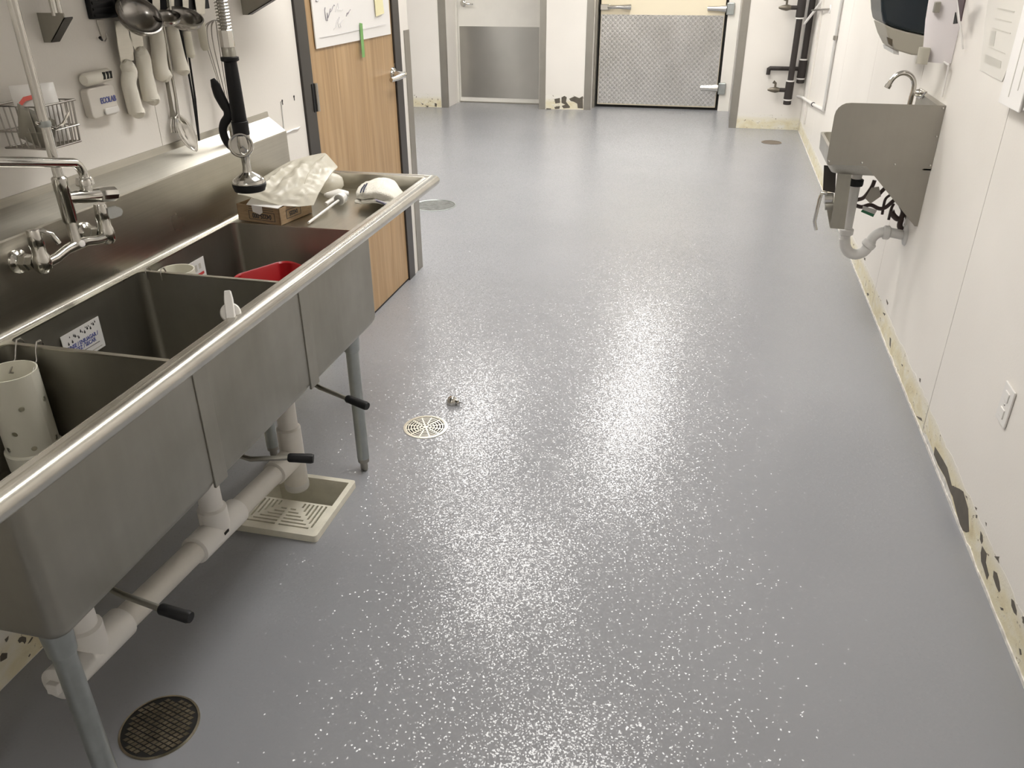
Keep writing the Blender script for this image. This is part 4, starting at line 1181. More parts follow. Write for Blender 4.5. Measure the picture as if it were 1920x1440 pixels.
MB().prism([at(p, q, x=XF + .012) for p, q in ((198, 390), (212, 386), (222, 389), (227, 396), (224, 404), (214, 408), (203, 410), (199, 402))], (.006, 0, 0)).build('lever_handle', simple('grey_lever', (.36, .36, .34), .45), pf)
body = [(XF, fy[0], zF - .004), (XF, fy[0] + .04, zF - .002), (XF, 1.475, zF + .006), (XF, 1.508, zF + .008), (XF, 1.54, zF + .006), (XF, fy[1] - .04, zF - .002), (XF, fy[1], zF - .004)]
MB().tube(body, [.012, .011, .011, .013, .011, .011, .012], 14).build('mixing_body', M['chrome'], pf)
MB().lathe([(.004, 0), (.008, .001), (.008, .004), (.005, .005)], (XF + .011, 1.512, zF + .010), (.9, -.2, .3), 14).build('index_button', M['plastic_white'], pf)
MB().tube([(XF, 1.510, zF + .01), (XF, 1.510, zF + .02), (XF, 1.510, 1.05)], [.0145, .0125, .0105], 14).build('lower_riser', M['chrome'], pf)
MB().lathe([(.013, 0), (.0155, .004), (.0155, .07), (.0165, .072), (.0165, .10), (.013, .104)], (XF, 1.510, 1.028), n=18).build('riser_tee', M['chrome'], pf)
MB().tube([(XF, 1.510, 1.12), (XF, 1.510, 1.92), (XF + .01, 1.515, 1.96), (XF + .05, 1.55, 2.0)], .0105, 14).build('riser', M['chrome'], pf)
MB().tube([(XF, 1.51, 1.083), (XF + .004, 1.54, 1.078), (XF + .01, 1.60, 1.068)], [.014, .0155, .0165], 16).build('add_on_body', M['chrome'], pf)
kn_ = MB().tube([(XF + .010, 1.60, 1.068), (XF + .012, 1.615, 1.066), (XF + .016, 1.648, 1.060), (XF + .0163, 1.652, 1.0595)], [.0165, .018, .0175, .014], 10).build('add_on_knob', M['chrome'], pf, angle=20)
sb = V3((XF + .006, 1.576, 1.074))
MB().lathe([(.013, 0), (.013, .022), (.0195, .024), (.0195, .036), (.0155, .042)], sb, n=18).build('spout_collar', M['chrome'], pf)
tipS = at(-30, 303, x=XF + .03)
el = V3((sb.x, 1.578, 1.147))
d_ = (tipS - el).normalized()
SPT = [sb + V3((0, 0, .035)), V3((el.x, el.y, el.z - .030))]
for i in range(1, 9):
    t = PI / 2 * i / 8
    SPT.append(V3((el.x, el.y, el.z - .028)) + d_ * (.028 * (1 - math.cos(t))) + V3((0, 0, .028 * math.sin(t))))
SPT += [tipS, tipS + d_ * .02 + V3((0, 0, -.006)), tipS + d_ * .03 + V3((0, 0, -.03))]
MB().tube(SPT, .0105, 16).build('swing_spout', M['chrome'], pf)
# hook for the spray
MB().tube([at(p, q, x=XF) for p, q in ((68, 230), (92, 236), (104, 241), (118, 232), (129, 210))], .003, 8).build('spray_hook', M['chrome'], pf)
MB().lathe([(.0125, -.006), (.0135, 0), (.0125, .006)], (XF, 1.51, at(80, 233, x=XF).z), n=14).build('hook_clamp', M['galv'], pf)
# hose and spring
XH, YHs = -1.087, 1.78
zc_ = 1.392
Pa = V3((XF + .05, 1.55, 2.0)); Pb = V3((XH, YHs, zc_ + .02))
hp_ = []
for i in range(41):
    t = i / 40
    a = Pa + V3((.10, .09, .16)) * (3 * t) if False else None
    c1, c2 = Pa + V3((.22, .19, .28)), Pb + V3((.0, 0, .62))
    hp_.append(Pa * (1 - t) ** 3 + c1 * (3 * t * (1 - t) ** 2) + c2 * (3 * t * t * (1 - t)) + Pb * t ** 3)
MB().tube(hp_, .0095, 12).build('hose', M['steel_dull'], pf)
coil = []
turns, seg_ = 150, 10
cum = [0]
for a, b in zip(hp_[:-1], hp_[1:]): cum.append(cum[-1] + (b - a).length)
def along(s):
    for i in range(len(cum) - 1):
        if s <= cum[i + 1] or i == len(cum) - 2:
            k = (s - cum[i]) / max(1e-9, cum[i + 1] - cum[i])
            return hp_[i].lerp(hp_[i + 1], k), (hp_[i + 1] - hp_[i]).normalized()
for i in range(turns * seg_ + 1):
    p, d = along(cum[-1] * i / (turns * seg_))
    u = (V3((.66, -.75, 0)) - d * d.dot(V3((.66, -.75, 0)))).normalized(); w = d.cross(u)
    an = 2 * PI * i / seg_
    coil.append(p + u * (.0135 * math.cos(an)) + w * (.0135 * math.sin(an)))
MB().tube(coil, .0021, 5).build('spring', M['chrome'], pf)
def L(prof, z, name, mat, parent, n=20, **k):
    return MB().lathe(prof, (XH, YHs, z), n=n).build(name, M[mat], parent, **k)
L([(.0165, .035), (.0165, .012), (.0165, 0)], 1.378, 'hose_nut', 'chrome', pf, 8, angle=20)
L([(.014, .022), (.0155, .02), (.0155, 0)], 1.358, 'hose_ferrule', 'steel_dull', pf)
gr = L([(.015, .0), (.0205, -.002), (.0205, -.009), (.0145, -.012), (.0155, -.04), (.0175, -.148), (.0165, -.15)], 1.358, 'spray_grip', 'black', pf)
L([(.0165, .0), (.0195, -.002), (.0195, -.032), (.0165, -.034)], 1.216, 'grip_clamp', 'black', gr)
sv = L([(.012, .034), (.0165, .03), (.018, .015), (.019, -.004), (.0175, -.022), (.012, -.030)], 1.166, 'spray_valve', 'chrome', pf, 24)
axf = (V3((0, 0, H)) - V3((XH, YHs, 1.165))); axf.z = 0; axf.normalize()
MB().lathe([(.0255, 0), (.0275, .002), (.0275, .006), (.0235, .0075), (.022, .003), (0, .002)], V3((XH - .006, YHs, 1.162)) + axf * .014, axf, 32).build('valve_ring', M['chrome'], sv)
MB().tube([V3((XH - .006, YHs, 1.162)) + axf * .021 + (frame_of(axf)[0] * math.cos(2 * PI * i / 28) + frame_of(axf)[1] * math.sin(2 * PI * i / 28)) * .0262 for i in range(28)], .0028, 8, closed=True).build('valve_bezel', M['chrome'], sv)
MB().lathe([(.006, 0), (.006, .003), (.0025, .0035)], V3((XH - .004, YHs, 1.150)) + axf * .018, axf, 14).build('valve_screw', M['wire'], sv)
L([(.0135, 0), (.0105, -.012), (.0095, -.03), (.0115, -.044), (.024, -.052), (.036, -.060), (.0395, -.066), (.0395, -.070)], 1.140, 'spray_face', 'chrome', pf, 36)
L([(.038, 0.0), (.0405, -.002), (.0405, -.007), (.0365, -.019), (.033, -.0195), (.031, -.010)], 1.070, 'rubber_bumper', 'black', pf, 36)
lv_ = [(398, 148), (404, 160), (411, 178), (421, 197), (427, 208), (427, 220), (420, 232), (418, 245), (423, 262), (432, 275), (439, 281)]
MB().tube(smooth_path([at(p, q, y=YHs) for p, q in lv_], 4), smooth_val([.006, .012, .014, .013, .0115, .011, .011, .0105, .0105, .009, .006], 4), 12, flat=.6).build('squeeze_lever', M['black'], pf)

# ------------------------------------------------------------------ wall shelf with brackets (shelf board just above the frame)
sh = thing('wall_shelf', (LW, 2.0, 1.4), 'stainless wall shelf on triangular brackets above the triple sink', 'shelf')
MB().box(LW + .0005, -1.20, 1.60, 2.72, 1.60, 1.622).build('shelf_board', M['steel'], sh, smooth=False, bevel=.004)
def bracket(y, zt, zb, xo):
    # side gusset with a turned flange on its slanting edge
    MB().prism([(LW + .0005, y, zb), (LW + .02, y, zb), (xo, y, zt - .012), (xo, y, zt), (LW + .0005, y, zt)], (0, .003, 0)).build('bracket', M['steel_dull'], sh, smooth=False)
    MB().prism([(LW + .02, y, zb), (xo, y, zt - .012), (xo, y + .028, zt - .012), (LW + .02, y + .028, zb)], (0, 0, .003)).build('bracket_flange', M['darkframe'], sh, smooth=False)
    for dy in (.004, .02):
        MB().tube([(LW + .045, y + dy, zt - .006), (LW + .045, y + dy, 1.60)], .007, 12).build('bracket_post', M['chrome'], sh)
bt, bb_ = at(70, 22, x=LW), at(80, 80, x=LW)
yb1 = (bt.y + bb_.y) / 2
bracket(yb1, bt.z - .002, bb_.z, at(118, 24, y=yb1).x)
b2 = at(455, 28, x=LW)
bracket(b2.y, 1.455, b2.z, -1.40)

# ------------------------------------------------------------------ soap sensor dispenser, basket and hook on the left wall
M['clear_white'] = simple('frosted_white_plastic', (0.72, 0.68, 0.62), 0.3)
ec = thing('sanitizer_dispenser', (LW, 1.84, 1.2), 'small frosted dispenser with blue lettering on the wall above the triple sink', 'dispenser')
e_y0, e_y1 = 1.790, 1.890
MB().prism([(LW + .0005, y, z) for y, z in rrect(e_y0, e_y1, 1.202, 1.274, .012)], (.022, 0, 0)).build('body', M['clear_white'], ec, smooth=False, bevel=.003)
MB().prism([(LW + .0225, y, z) for y, z in rrect(1.832, 1.886, 1.206, 1.222, .006)], (.006, 0, 0)).build('front_tab', M['plastic_white'], ec, smooth=False, bevel=.002)
text_mb('ECOLAB', .0195, (LW + .0235, 1.858, 1.240), (0, 1, 0), (0, 0, 1), True, squeeze=.8).build('lettering', M['print_blue'], ec, smooth=False)
ct = thing('tablet_counter', (LW, 1.845, 1.28), 'small ivory cylindrical counter with dark windows above the frosted dispenser', 'counter')
MB().tube([(LW + .016, 1.795, 1.294), (LW + .016, 1.80, 1.294), (LW + .016, 1.885, 1.297), (LW + .016, 1.89, 1.297)], [.012, .0155, .0155, .012], 20).build('barrel', M['white_handle'], ct)
for y in (1.853, 1.866, 1.878):
    MB().obox((LW + .0305, y, 1.298), (0, 1, 0), (0, .1, 1), (1, 0, 0), .007, .017, .004).build('window', M['dark'], ct, smooth=False)
hk = thing('adhesive_hook', (LW, 1.94, 1.36), 'small clear wall hook with a black tip below the black knife rack', 'hook')
hA = [at(p, q, x=LW + .002) for p, q in ((180, 38), (193, 36), (199, 72), (192, 74))]
MB().prism(hA, (.0015, 0, 0)).build('strip', M['clear_white'], hk, smooth=False)
MB().tube([at(p, q, x=LW + .012) for p, q in ((199, 62), (200, 72), (197, 78), (191, 75))], .0016, 8).build('hook_wire', M['wire'], hk)
MB().tube([at(p, q, x=LW + .012) for p, q in ((192, 76), (187, 70))], [.0022, .004], 8).build('hook_tip', M['black'], hk)

bs = thing('wire_basket', (-1.46, 1.57, 1.18), 'open chrome wire basket hung on the wall behind the faucet riser', 'basket')
bx0, bx1, by0, by1, bz0, bz1 = -1.515, -1.40, 1.515, 1.628, 1.186, 1.276
def wire(p, r=.0017):
    MB().tube(p, r, 6).build('wire_bar', M['wire'], bs)
for z, g in ((bz1, 0), (bz0 + .036, .003), (bz0, .006)):
    MB().tube([(bx0, by0 + g, z), (bx1 - g, by0 + g, z), (bx1 - g, by1 - g, z), (bx0, by1 - g, z)], .0024, 8, closed=True).build('rim_wire' if z == bz1 else 'hoop_wire', M['wire'], bs)
for k in range(9):
    y = by0 + .006 + (by1 - by0 - .012) * k / 8
    wire([(bx1, y, bz1), (bx1 - .006, y, bz0), (bx0 + .004, y, bz0)])
for k in range(7):
    x = bx0 + .012 + (bx1 - bx0 - .02) * k / 6
    wire([(x, by0, bz1), (x, by0 + .006, bz0)]); wire([(x, by1, bz1), (x, by1 - .006, bz0)])
pk = thing('sponge_packet', (-1.455, 1.575, 1.19), 'white packet with a red printed arrow standing in the wire basket', 'packet')
def pillow(c, u, v, n, su, sv, th, seed, nu=10, nv=10):
    c, u, v, n = V3(c), V3(u).normalized(), V3(v).normalized(), V3(n).normalized()
    F = []
    for s in (1, -1):
        G = []
        for i in range(nu + 1):
            r = []
            for j in range(nv + 1):
                a, b = 2 * i / nu - 1, 2 * j / nv - 1
                h = th * (max(0, (1 - a ** 4) * (1 - b ** 4))) ** .6
                h += .25 * th * noise.noise(V3((a * 2.3 + seed, b * 2.3, s))) * (1 - a * a) * (1 - b * b)
                r.append(c + u * (a * su / 2) + v * (b * sv / 2) + n * (s * h))
            G.append(r)
        F.append(G)
    mb = MB(); mb.grid(F[0]); mb.grid([list(reversed(r)) for r in F[1]])
    return mb
nrm = V3((.8, -.55, .15)).normalized(); uu = V3((.55, .8, .0)).normalized(); vv_ = nrm.cross(uu) * 1
if vv_.z < 0: vv_ = -vv_
pc_ = V3((-1.452, 1.574, 1.252))
pillow(pc_, uu, vv_, nrm, .090, .125, .020, 4).build('bag', M['plastic_white'], pk)
M['print_coral'] = simple('coral_print', (0.78, 0.16, 0.13), 0.5)
fr_ = pc_ + nrm * .0225
MB().prism([fr_ + uu * a + vv_ * b for a, b in ((-.040, .026), (-.028, .037), (.006, .042), (.009, .034), (-.026, .028), (-.035, .020))], nrm * .001).build('printed_arrow', M['print_coral'], pk, smooth=False)
MB().prism([fr_ + uu * a + vv_ * b for a, b in ((-.008, .046), (.010, .048), (.010, .051), (-.008, .049))], nrm * .001).build('printed_bar', M['print_coral'], pk, smooth=False)
sc = thing('steel_scourer', (-1.42, 1.53, 1.19), 'dark crumpled steel scouring sheet stuffed in the wire basket', 'scourer')
pillow((-1.430, 1.530, 1.228), (.72, .42, -.5), (.35, -.1, .9), (.5, -.8, .1), .075, .080, .009, 9, 12, 12).build('sheet', M['steel_dull'], sc, angle=25)

# ------------------------------------------------------------------ utensils on the left wall
XK = LW + .022
kr = thing('knife_rack', (LW, 2.13, 1.43), 'black ridged knife rack on the wall under the shelf', 'knife rack')
k0_, k1_ = at(173, 34, x=LW + .012), at(391, 12, x=LW + .012)
MB().box(LW + .0005, LW + .016, k0_.y, k1_.y, 1.425, 1.50).build('rail', M['black'], kr, smooth=False, bevel=.002)
for k in range(5):
    MB().box(LW + .015, LW + .019, k0_.y + .004, k0_.y + .072, 1.43 + k * .014, 1.436 + k * .014).build('ridge', M['black'], kr, smooth=False)
def wp(p, q, x=XK): return at(p, q, x=x)
def knife(name, pts, rad, blade, label, cat='knife', flat=.62, mat='white_handle', x=XK):
    t = thing(name, tuple(wp(*pts[-1], x)), label, cat, 'knives and spatulas on the wall rack')
    MB().tube(smooth_path([wp(p, q, x) for p, q in pts], 4), smooth_val(rad, 4), 14).build('handle', M[mat], t)
    if blade:
        MB().prism([wp(p, q, x - .001) for p, q in blade], (.002, 0, 0)).build('blade', M['steel_splash'], t, smooth=False)
    return t
r0 = .0016
knife('chef_knife', [(232, 115), (237, 122), (243, 135), (241, 155), (247, 180), (253, 203), (256, 211), (254, 217)], [.008, .018, .020, .019, .020, .020, .022, .012],
      [(214, 40), (236, 36), (248, 80), (250, 113), (226, 117), (220, 85)], 'broad-bladed white-handled knife hanging lowest on the rack beside the frosted dispenser')
knife('boning_knife', [(258, 92), (263, 98), (268, 110), (272, 135), (277, 160), (281, 178), (284, 186), (282, 191)], [.008, .018, .020, .0195, .021, .021, .023, .013],
      [(236, 30), (262, 40), (268, 86), (252, 94), (242, 70)], 'white-handled knife with a narrow heel hanging next to the broad-bladed knife')
knife('carving_knife', [(289, 40), (293, 62), (297, 90), (299, 118), (303, 136), (307, 142), (304, 147)], [.017, .0195, .0205, .0205, .0215, .022, .012],
      [(284, -20), (298, -20), (300, 45), (286, 45)], 'white-handled knife hanging behind the pair of steel scoops')
knife('bread_knife', [(316, 40), (322, 60), (328, 85), (334, 108), (339, 125), (341, 132), (340, 137)], [.018, .0205, .0205, .020, .021, .0225, .013],
      [(310, -20), (325, -20), (326, 45), (314, 45)], 'white-handled knife hanging beside the long steel spoon', x=XK + .004)
knife('paring_spatula', [(346, 40), (350, 65), (354, 90), (357, 103), (357, 108)], [.011, .0125, .014, .0145, .008],
      [(340, -20), (352, -20), (353, 45), (344, 45)], 'slim cream-handled spatula hanging beside the black tongs', 'spatula', mat='cream_tube')
knife('scraper', [(373, 26), (376, 45), (381, 70), (385, 88), (386, 95)], [.010, .0125, .013, .0135, .008],
      [(362, -20), (384, -20), (383, 26), (368, 27)], 'cream-handled scraper with rounded steel blade hanging beside the whisk', 'spatula', mat='cream_tube')

M['ladle_steel'] = simple('spun_steel', (0.40, 0.385, 0.37), 0.22, 1.0)
def ladle(name, c, r, tilt, label, x, hx):
    cc_ = wp(*c, x)
    t = thing(name, tuple(cc_), label, 'ladle', 'steel ladles on the wall')
    ax_ = V3(tilt).normalized()
    prof = [(r * math.sin(a), -r * .72 * math.cos(a)) for a in [PI / 2 * i / 8 for i in range(9)]]
    inn = [(max(0, rr_ - .0018) if i else 0, h + .0018) for i, (rr_, h) in enumerate(prof)]
    MB().lathe(prof + [(r + .002, .001), (r - .0018, .002)] + list(reversed(inn)), cc_, ax_, 32).build('bowl', M['ladle_steel'], t, angle=60)
    base = cc_ + V3((-1, 0, 0)) * (r * .8)
    MB().tube([cc_ - V3((r * .95, 0, -.004)), V3((LW + .03, cc_.y + hx, cc_.z + .06)), V3((LW + .03, cc_.y + hx, 1.58))], .008, 8, flat=.35).build('handle', M['chrome'], t)
ladle('ladle', (262, 28), .056, (.75, -.35, .72), 'largest round steel ladle hanging in front of the white-handled knives', LW + .075, -.02)
ladle('ladle', (314, 30), .034, (.25, -.3, 1), 'smallest deep steel ladle hanging between two bigger ones', LW + .105, 0)
ladle('ladle', (346, 30), .049, (.45, -.2, .95), 'mid-sized shiny steel ladle hanging next to the cream-handled spatulas', LW + .075, .01)

ls = thing('serving_spoon', tuple(wp(348, 280)), 'long steel serving spoon hanging down over the sink backsplash', 'spoon')
MB().tube([wp(300, 20), wp(318, 120), wp(329, 180), wp(334, 222)], [.006, .006, .0055, .007], 8, flat=.5).build('handle', M['chrome'], ls)
sc_, se_ = wp(331, 216, XK + .002), wp(370, 283, XK + .020)
axis_ = (se_ - sc_).normalized(); side_ = axis_.cross(V3((1, 0, 0))).normalized(); nn_ = side_.cross(axis_)
if nn_.x < 0: nn_ = -nn_
G = []
Ls = (se_ - sc_).length
for i in range(13):
    a = i / 12
    wdt = .034 * math.sin(PI * min(1, a * .93 + .05)) ** .75
    G.append([sc_ + axis_ * (Ls * a) + side_ * (wdt * (2 * j / 8 - 1)) - nn_ * (.013 * (1 - (2 * j / 8 - 1) ** 2) * math.sin(PI * a) ** .7) for j in range(9)])
MB().grid(G).build('bowl', M['chrome'], ls, solid=.0015, angle=70)
fk = thing('serving_fork', tuple(wp(323, 248)), 'dark steel serving fork hanging behind the long spoon', 'fork')
MB().tube([wp(296, 30, LW + .012), wp(311, 140, LW + .012), wp(322, 205, LW + .012), wp(326, 222, LW + .012)], [.006, .006, .007, .012], 8, flat=.4).build('handle', M['steel_dull'], fk)
for k in range(4):
    MB().tube([wp(321 + k * 3.4, 220, LW + .012), wp(319.5 + k * 3.6, 236, LW + .014), wp(322 + k * 3.6, 249, LW + .02)], .002, 6).build('tine', M['chrome'], fk)
tg = thing('black_tongs', tuple(wp(374, 265)), 'slim pair of black tongs hanging between the spoon and the whisk', 'tongs')
for pts in (((338, 55), (349, 110), (362, 185), (373, 264)), ((346, 55), (355, 110), (366, 185), (374, 264))):
    MB().tube([wp(p, q, LW + .016) for p, q in pts], [.0045, .003, .003, .0022], 8).build('arm', M['black'], tg)
wk = thing('whisk', tuple(wp(430, 250)), 'steel balloon whisk hanging upside down behind the spray grip', 'whisk')
wc = [wp(p, q, LW + .05) for p, q in ((405, 42), (410, 80), (418, 130), (426, 180), (433, 230))]
for k in range(7):
    an = PI * k / 7
    dv = V3((math.cos(an) * .8, math.sin(an), 0))
    Lp = []
    wdt = [.0, .040, .043, .030, .016, .007]
    pos = [wc[0] + V3((0, 0, .006)), wc[0] - V3((0, 0, .012)), wc[1], wc[2], wc[3], wc[4]]
    side1 = [pos[i] + dv * wdt[i] for i in range(5, 0, -1)]
    side2 = [pos[i] - dv * wdt[i] for i in range(1, 6)]
    mid_ = [pos[0] + dv * .017 + V3((0, 0, -.003)), pos[0], pos[0] - dv * .017 + V3((0, 0, -.003))]
    MB().tube(smooth_path(side1 + mid_ + side2, 5), .0014, 6).build('wire_loop', M['wire'], wk)
MB().tube([wc[4] + V3((0, 0, .02)), wc[4], wc[4] - V3((0, 0, .06))], [.007, .009, .009], 12).build('handle', M['chrome'], wk)

# ------------------------------------------------------------------ things on the right drainboard
def card_mat():
    m, t, p = nt('cardboard')
    n = noise_n(t, coords(t, (1, 1, 6)), 40, 3)
    t.links.new(ramp(t, n, [(.3, (.27, .185, .105)), (.7, (.36, .255, .15))]), p.inputs['Base Color'])
    p.inputs['Roughness'].default_value = .8
    return m
M['card'] = card_mat()
zt_ = ZD + .0015
A_, B_, C_ = at(448, 412, z=zt_), at(527, 423, z=zt_), at(570, 395, z=zt_)
Cx = (B_ - A_); Cy = (C_ - B_)
Cy = Cy - Cx.normalized() * Cy.dot(Cx.normalized())
if Cy.length > .16: Cy = Cy.normalized() * .16
D_ = A_ + Cy; C_ = B_ + Cy
hb = .052
bx = thing('cardboard_box', tuple((A_ + C_) / 2), 'open brown cardboard tray with black stencilled numbers on the drainboard', 'box')
Z = V3((0, 0, 1))
cu_, cv_ = Cx.normalized(), Cy.normalized()
MB().prism([A_, B_, C_, D_], Z * .003).build('bottom', M['card'], bx, smooth=False)
for p, q, n in ((A_, B_, cv_), (B_, C_, -cu_), (C_, D_, -cv_), (D_, A_, cu_)):
    MB().prism([p + Z * .003, q + Z * .003, q + Z * hb, p + Z * hb], n * .003).build('side', M['card'], bx, smooth=False)
MB().prism([A_ + cu_ * .04 + Z * hb, B_ - cu_ * .004 + Z * hb, B_ - cu_ * .005 + cv_ * .035 + Z * (hb + .004), A_ + cu_ * .03 + cv_ * .04 + Z * (hb + .012)], Z * .0015).build('flap', M['label_paper'], bx, smooth=False)
fc_ = (A_ + B_) / 2 - cv_ * .0004
text_mb('04225-000', .0205, fc_ + Z * .022 + cu_ * .012, -cu_, -Z, True, squeeze=.82).build('lettering', M['print_black'], bx, smooth=False)
def frame_lines(c, u, v, w, h, th, n):
    for s in (-1, 1):
        MB().obox(c + v * (s * h / 2), u, v, n, w, th, .0008).build('printed_rule', M['print_black'], bx, smooth=False)
        MB().obox(c + u * (s * w / 2), u, v, n, th, h, .0008).build('printed_rule', M['print_black'], bx, smooth=False)
frame_lines(fc_ + Z * .022 + cu_ * .012, cu_, Z, .098, .026, .0015, cv_)
for dz in (.042, .048):
    MB().obox(fc_ + Z * dz + cu_ * .012, cu_, Z, cv_, .095, .0014, .0008).build('printed_rule', M['print_black'], bx, smooth=False)
scn = B_.lerp(C_, .42) + cu_ * .0004
text_mb('04225', .018, scn + Z * .026, -cv_, -Z, True, squeeze=.9).build('lettering', M['print_black'], bx, smooth=False)
frame_lines(scn + Z * .026, cv_, Z, .07, .026, .0015, cu_)
MB().prism([fc_ + cu_ * a + Z * b for a, b in ((-.022, hb + .001), (.018, hb + .001), (.018, .034), (.006, .026), (-.020, .033))], -cv_ * .0008).build('sticker', M['label_paper'], bx, smooth=False)

def film_mat():
    m, t, p = nt('milky_plastic_film')
    out = t.nodes['Material Output']
    p.inputs['Base Color'].default_value = (.80, .77, .68, 1)
    p.inputs['Roughness'].default_value = .25
    bump(t, p, noise_n(t, coords(t), 45, 3), .35, .004)
    tr_ = node(t, 'ShaderNodeBsdfTranslucent'); tr_.inputs[0].default_value = (.85, .82, .74, 1)
    tp_ = node(t, 'ShaderNodeBsdfTransparent'); tp_.inputs[0].default_value = (.95, .93, .88, 1)
    a = node(t, 'ShaderNodeMixShader'); a.inputs[0].default_value = .35
    b = node(t, 'ShaderNodeMixShader'); b.inputs[0].default_value = .16
    t.links.new(p.outputs[0], a.inputs[1]); t.links.new(tr_.outputs[0], a.inputs[2])
    t.links.new(a.outputs[0], b.inputs[1]); t.links.new(tp_.outputs[0], b.inputs[2])
    t.links.new(b.outputs[0], out.inputs[0])
    return m
M['film'] = film_mat()
bg = thing('plastic_bag', tuple(at(530, 380, y=2.26)), 'crumpled milky plastic bag lying across the cardboard tray on the drainboard', 'bag')
rows = [([(445, 363), (464, 367), (487, 374), (527, 385), (560, 387), (588, 384)], [2.225, 2.225, 2.228, 2.23, 2.26, 2.31]),
        ([(456, 352), (478, 353), (503, 361), (532, 366), (563, 362), (597, 363)], [2.26, 2.25, 2.25, 2.26, 2.29, 2.35]),
        ([(484, 338), (504, 332), (522, 341), (545, 330), (578, 338), (609, 342)], [2.36, 2.33, 2.35, 2.34, 2.38, 2.42]),
        ([(515, 318), (530, 312), (546, 316), (566, 306), (596, 312), (622, 324)], [2.46, 2.44, 2.46, 2.45, 2.48, 2.50]),
        ([(542, 303), (555, 299), (568, 295), (584, 291), (610, 287), (633, 312)], [2.54, 2.54, 2.54, 2.55, 2.56, 2.56])]
def cgrid(ctrl, nu, nv, amp, freq, seed, smooth=0.5, edge=False):
    """dense sheet through a net of control points, with crumple noise"""
    def cr(p, t):
        n = len(p) - 1
        i = min(int(t * n), n - 1); f = t * n - i
        p1, p2 = p[i], p[i + 1]
        p0 = p[i - 1] if i > 0 else p1 * 2 - p2
        p3 = p[i + 2] if i + 2 <= n else p2 * 2 - p1
        c = ((p1 * 2) + (p2 - p0) * f + (p0 * 2 - p1 * 5 + p2 * 4 - p3) * f ** 2 + (p1 * 3 - p0 - p2 * 3 + p3) * f ** 3) * .5
        return c.lerp(p1.lerp(p2, f), 1 - smooth)
    R = []
    for i in range(nu + 1):
        u = i / nu
        colp = [cr([ctrl[r][c] for r in range(len(ctrl))], u) for c in range(len(ctrl[0]))]
        R.append([cr(colp, j / nv) for j in range(nv + 1)])
    out = []
    for i in range(nu + 1):
        o = []
        for j in range(nv + 1):
            du = R[min(i + 1, nu)][j] - R[max(i - 1, 0)][j]
            dv = R[i][min(j + 1, nv)] - R[i][max(j - 1, 0)]
            n = du.cross(dv)
            n = n.normalized() if n.length > 1e-9 else V3((0, 0, 1))
            p = R[i][j]
            k = 1 - abs(noise.noise(p * freq + V3((seed, 0, 0)))) * 2.2
            k += .5 * noise.noise(p * freq * 2.3 + V3((0, seed, 0)))
            w = 1 if edge else min(1, 6 * min(i, nu - i) / nu, 6 * min(j, nv - j) / nv)
            o.append(p + n * (amp * k * w))
        out.append(o)
    return out
top = [[at(p, q, y=y) for (p, q), y in zip(ps_, ys_)] for ps_, ys_ in rows]
MB().grid(cgrid(top, 40, 48, .007, 22, 3, .35)).build('upper_sheet', M['film'], bg, angle=60)
bot = []
for i, r in enumerate(top):
    rr_ = []
    for j, p in enumerate(r):
        e = 0 if (i in (0, 4) or j in (0, 5)) else 1
        f_ = .045 if e else .002
        z = max(p.z - f_ * (1 + .5 * (i / 4)), ZD + .012 if p.y > 2.39 else ZD + .062)
        rr_.append(V3((p.x - .012 * e, p.y + .03 * e, min(z, p.z - .001))))
    bot.append(rr_)
MB().grid(cgrid(bot, 30, 36, .004, 25, 8, .35)).build('lower_sheet', M['film'], bg, angle=60)
fold = [at(p, q, y=y) - V3((0, .006, 0)) for p, q, y in ((610, 288, 2.55), (595, 300, 2.50), (585, 315, 2.46), (578, 330, 2.40), (573, 343, 2.36))]
MB().tube(fold, [.001, .002, .0022, .002, .001], 8).build('fold_crease', M['film'], bg)
bc = at(617, 344, y=2.60)
bl_ = MB()
G = []
for i in range(13):
    a = PI * i / 12
    G.append([bc + V3((.05 * math.sin(a) * math.cos(2 * PI * j / 16), .055 * math.sin(a) * math.sin(2 * PI * j / 16), .036 * math.cos(a))) * (1 + .12 * noise.noise(V3((a * 2, math.cos(2 * PI * j / 16) * 1.5, math.sin(2 * PI * j / 16) * 1.5)))) if True else None for j in range(16)])
G = [[bc + (p - bc) for p in r] for r in G]
zmin = min(p.z for r in G for p in r)
G = [[V3((p.x, p.y, max(p.z, ZD + .002))) for p in r] for r in G]
bl_.grid(G, wrap=True).build('bulging_corner', M['film'], bg, angle=180)

ts = thing('trigger_sprayer', tuple(at(640, 380, z=ZD)), 'white trigger sprayer head with its dip tube lying on the drainboard', 'sprayer')
zc2 = ZD + .024
c_ = at(637, 374, z=zc2)
tip = at(578, 418, z=ZD + .006)
dt = (tip - c_).normalized()
MB().tube([tip, c_ + dt * .01], .0042, 12).build('dip_tube', M['plastic_white'], ts)
MB().lathe([(.0165, 0), (.019, -.002), (.019, -.026), (.015, -.032), (.0, -.034), (.0, -.03), (.0135, -.024), (.0155, -.003), (.0165, 0)], c_ + dt * .006, dt, 24).build('cap', M['plastic_white'], ts, fix=False)
MB().lathe([(.0, 0), (.0135, 0), (.0135, -.002)], c_ - dt * .010, dt, 20).build('cap_inside', M['dark'], ts)
hA_ = c_ - dt * .032
sd_ = V3((-dt.y, dt.x, 0)).normalized()
hl, hr = at(612, 366, z=zc2), at(654, 364, z=zc2)
MB().tube([hl, hl.lerp(hr, .25), hl.lerp(hr, .55) - dt * .002, hl.lerp(hr, .8), hr], [.009, .014, .019, .015, .009], 12).build('spray_body', M['plastic_white'], ts)
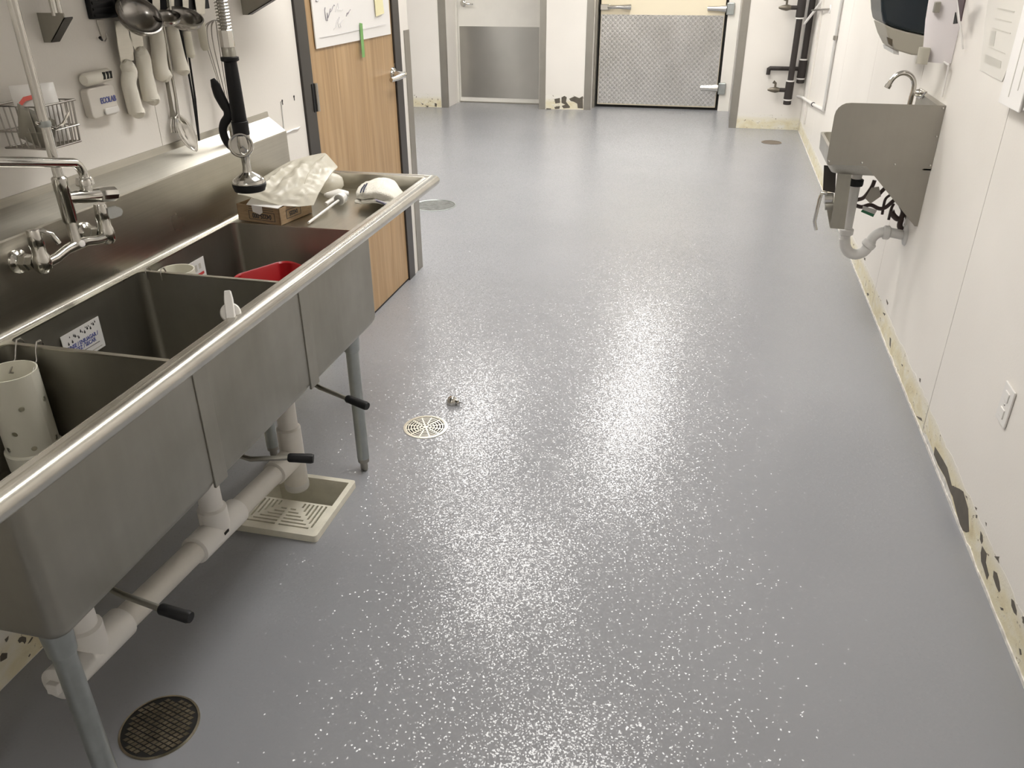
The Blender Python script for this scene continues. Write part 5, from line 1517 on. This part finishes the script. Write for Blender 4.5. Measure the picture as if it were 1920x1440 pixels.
MB().tube([at(632, 370, z=zc2), at(622, 376, z=zc2 - .008), at(611, 383, z=zc2 - .014)], [.009, .008, .007], 10).build('trigger', M['plastic_white'], ts)
MB().tube([hl + V3((.004, 0, 0)), hl - V3((.006, -.002, 0))], .0065, 10).build('nozzle', M['plastic_white'], ts)

M['terry'] = simple('white_terry', (0.82, 0.79, 0.71), 0.95, bump_s=(320, .8, .004))
M['stripe'] = simple('navy_stripe', (0.03, 0.035, 0.07), 0.95)
M['stripe2'] = simple('lilac_stripe', (0.42, 0.40, 0.50), 0.95)
tw_ = thing('folded_towel', tuple(at(715, 375, z=ZD)), 'bunched white bar towel with dark stripes at the drainboard corner', 'towel')
def towel(rows, name, seed, th):
    P = [[at(p, q, y=y) for p, q, y in r] for r in rows]
    P = [[V3((min(p.x, -.962), min(p.y, RY - .03), max(p.z, ZD + .004))) for p in r] for r in P]
    return MB().grid(cgrid(P, 30, 40, .0035, 30, seed, .8, True)).build(name, M['terry'], tw_, angle=180, solid=th)
towel([[(668, 372, 2.44), (680, 374, 2.43), (697, 371, 2.42), (715, 376, 2.41), (738, 382, 2.41)],
       [(668, 362, 2.46), (682, 362, 2.43), (702, 360, 2.42), (725, 363, 2.41), (752, 374, 2.43)],
       [(672, 352, 2.51), (690, 349, 2.48), (710, 346, 2.47), (735, 352, 2.47), (764, 370, 2.47)],
       [(682, 343, 2.58), (698, 338, 2.56), (718, 334, 2.56), (738, 341, 2.56), (757, 362, 2.54)],
       [(690, 344, 2.62), (702, 340, 2.63), (718, 337, 2.64), (734, 343, 2.64), (752, 360, 2.60)],
       [(690, 356, 2.63), (702, 356, 2.64), (718, 356, 2.65), (734, 358, 2.65), (750, 366, 2.61)]], 'upper_fold', 2, .006)
towel([[(666, 381, 2.43), (682, 381, 2.42), (702, 380, 2.41), (720, 383, 2.40), (734, 386, 2.40)],
       [(667, 375, 2.45), (683, 375, 2.43), (703, 373, 2.42), (722, 377, 2.41), (738, 382, 2.42)],
       [(680, 368, 2.52), (695, 366, 2.50), (712, 364, 2.50), (728, 366, 2.49), (748, 376, 2.48)]], 'lower_fold', 3, .006)
for pts, m_ in ((((676, 361, 2.435), (678, 354, 2.455), (684, 346, 2.50)), 'stripe'), (((681, 360, 2.43), (683, 353, 2.45), (688, 344, 2.51)), 'stripe'),
                (((703, 374, 2.405), (715, 378, 2.40), (730, 384, 2.395)), 'stripe2'), (((705, 377, 2.40), (716, 381, 2.395), (728, 386, 2.39)), 'stripe')):
    MB().tube([at(p, q, y=y - .004) for p, q, y in pts], .0022, 8, flat=.6).build('woven_stripe', M[m_], tw_)
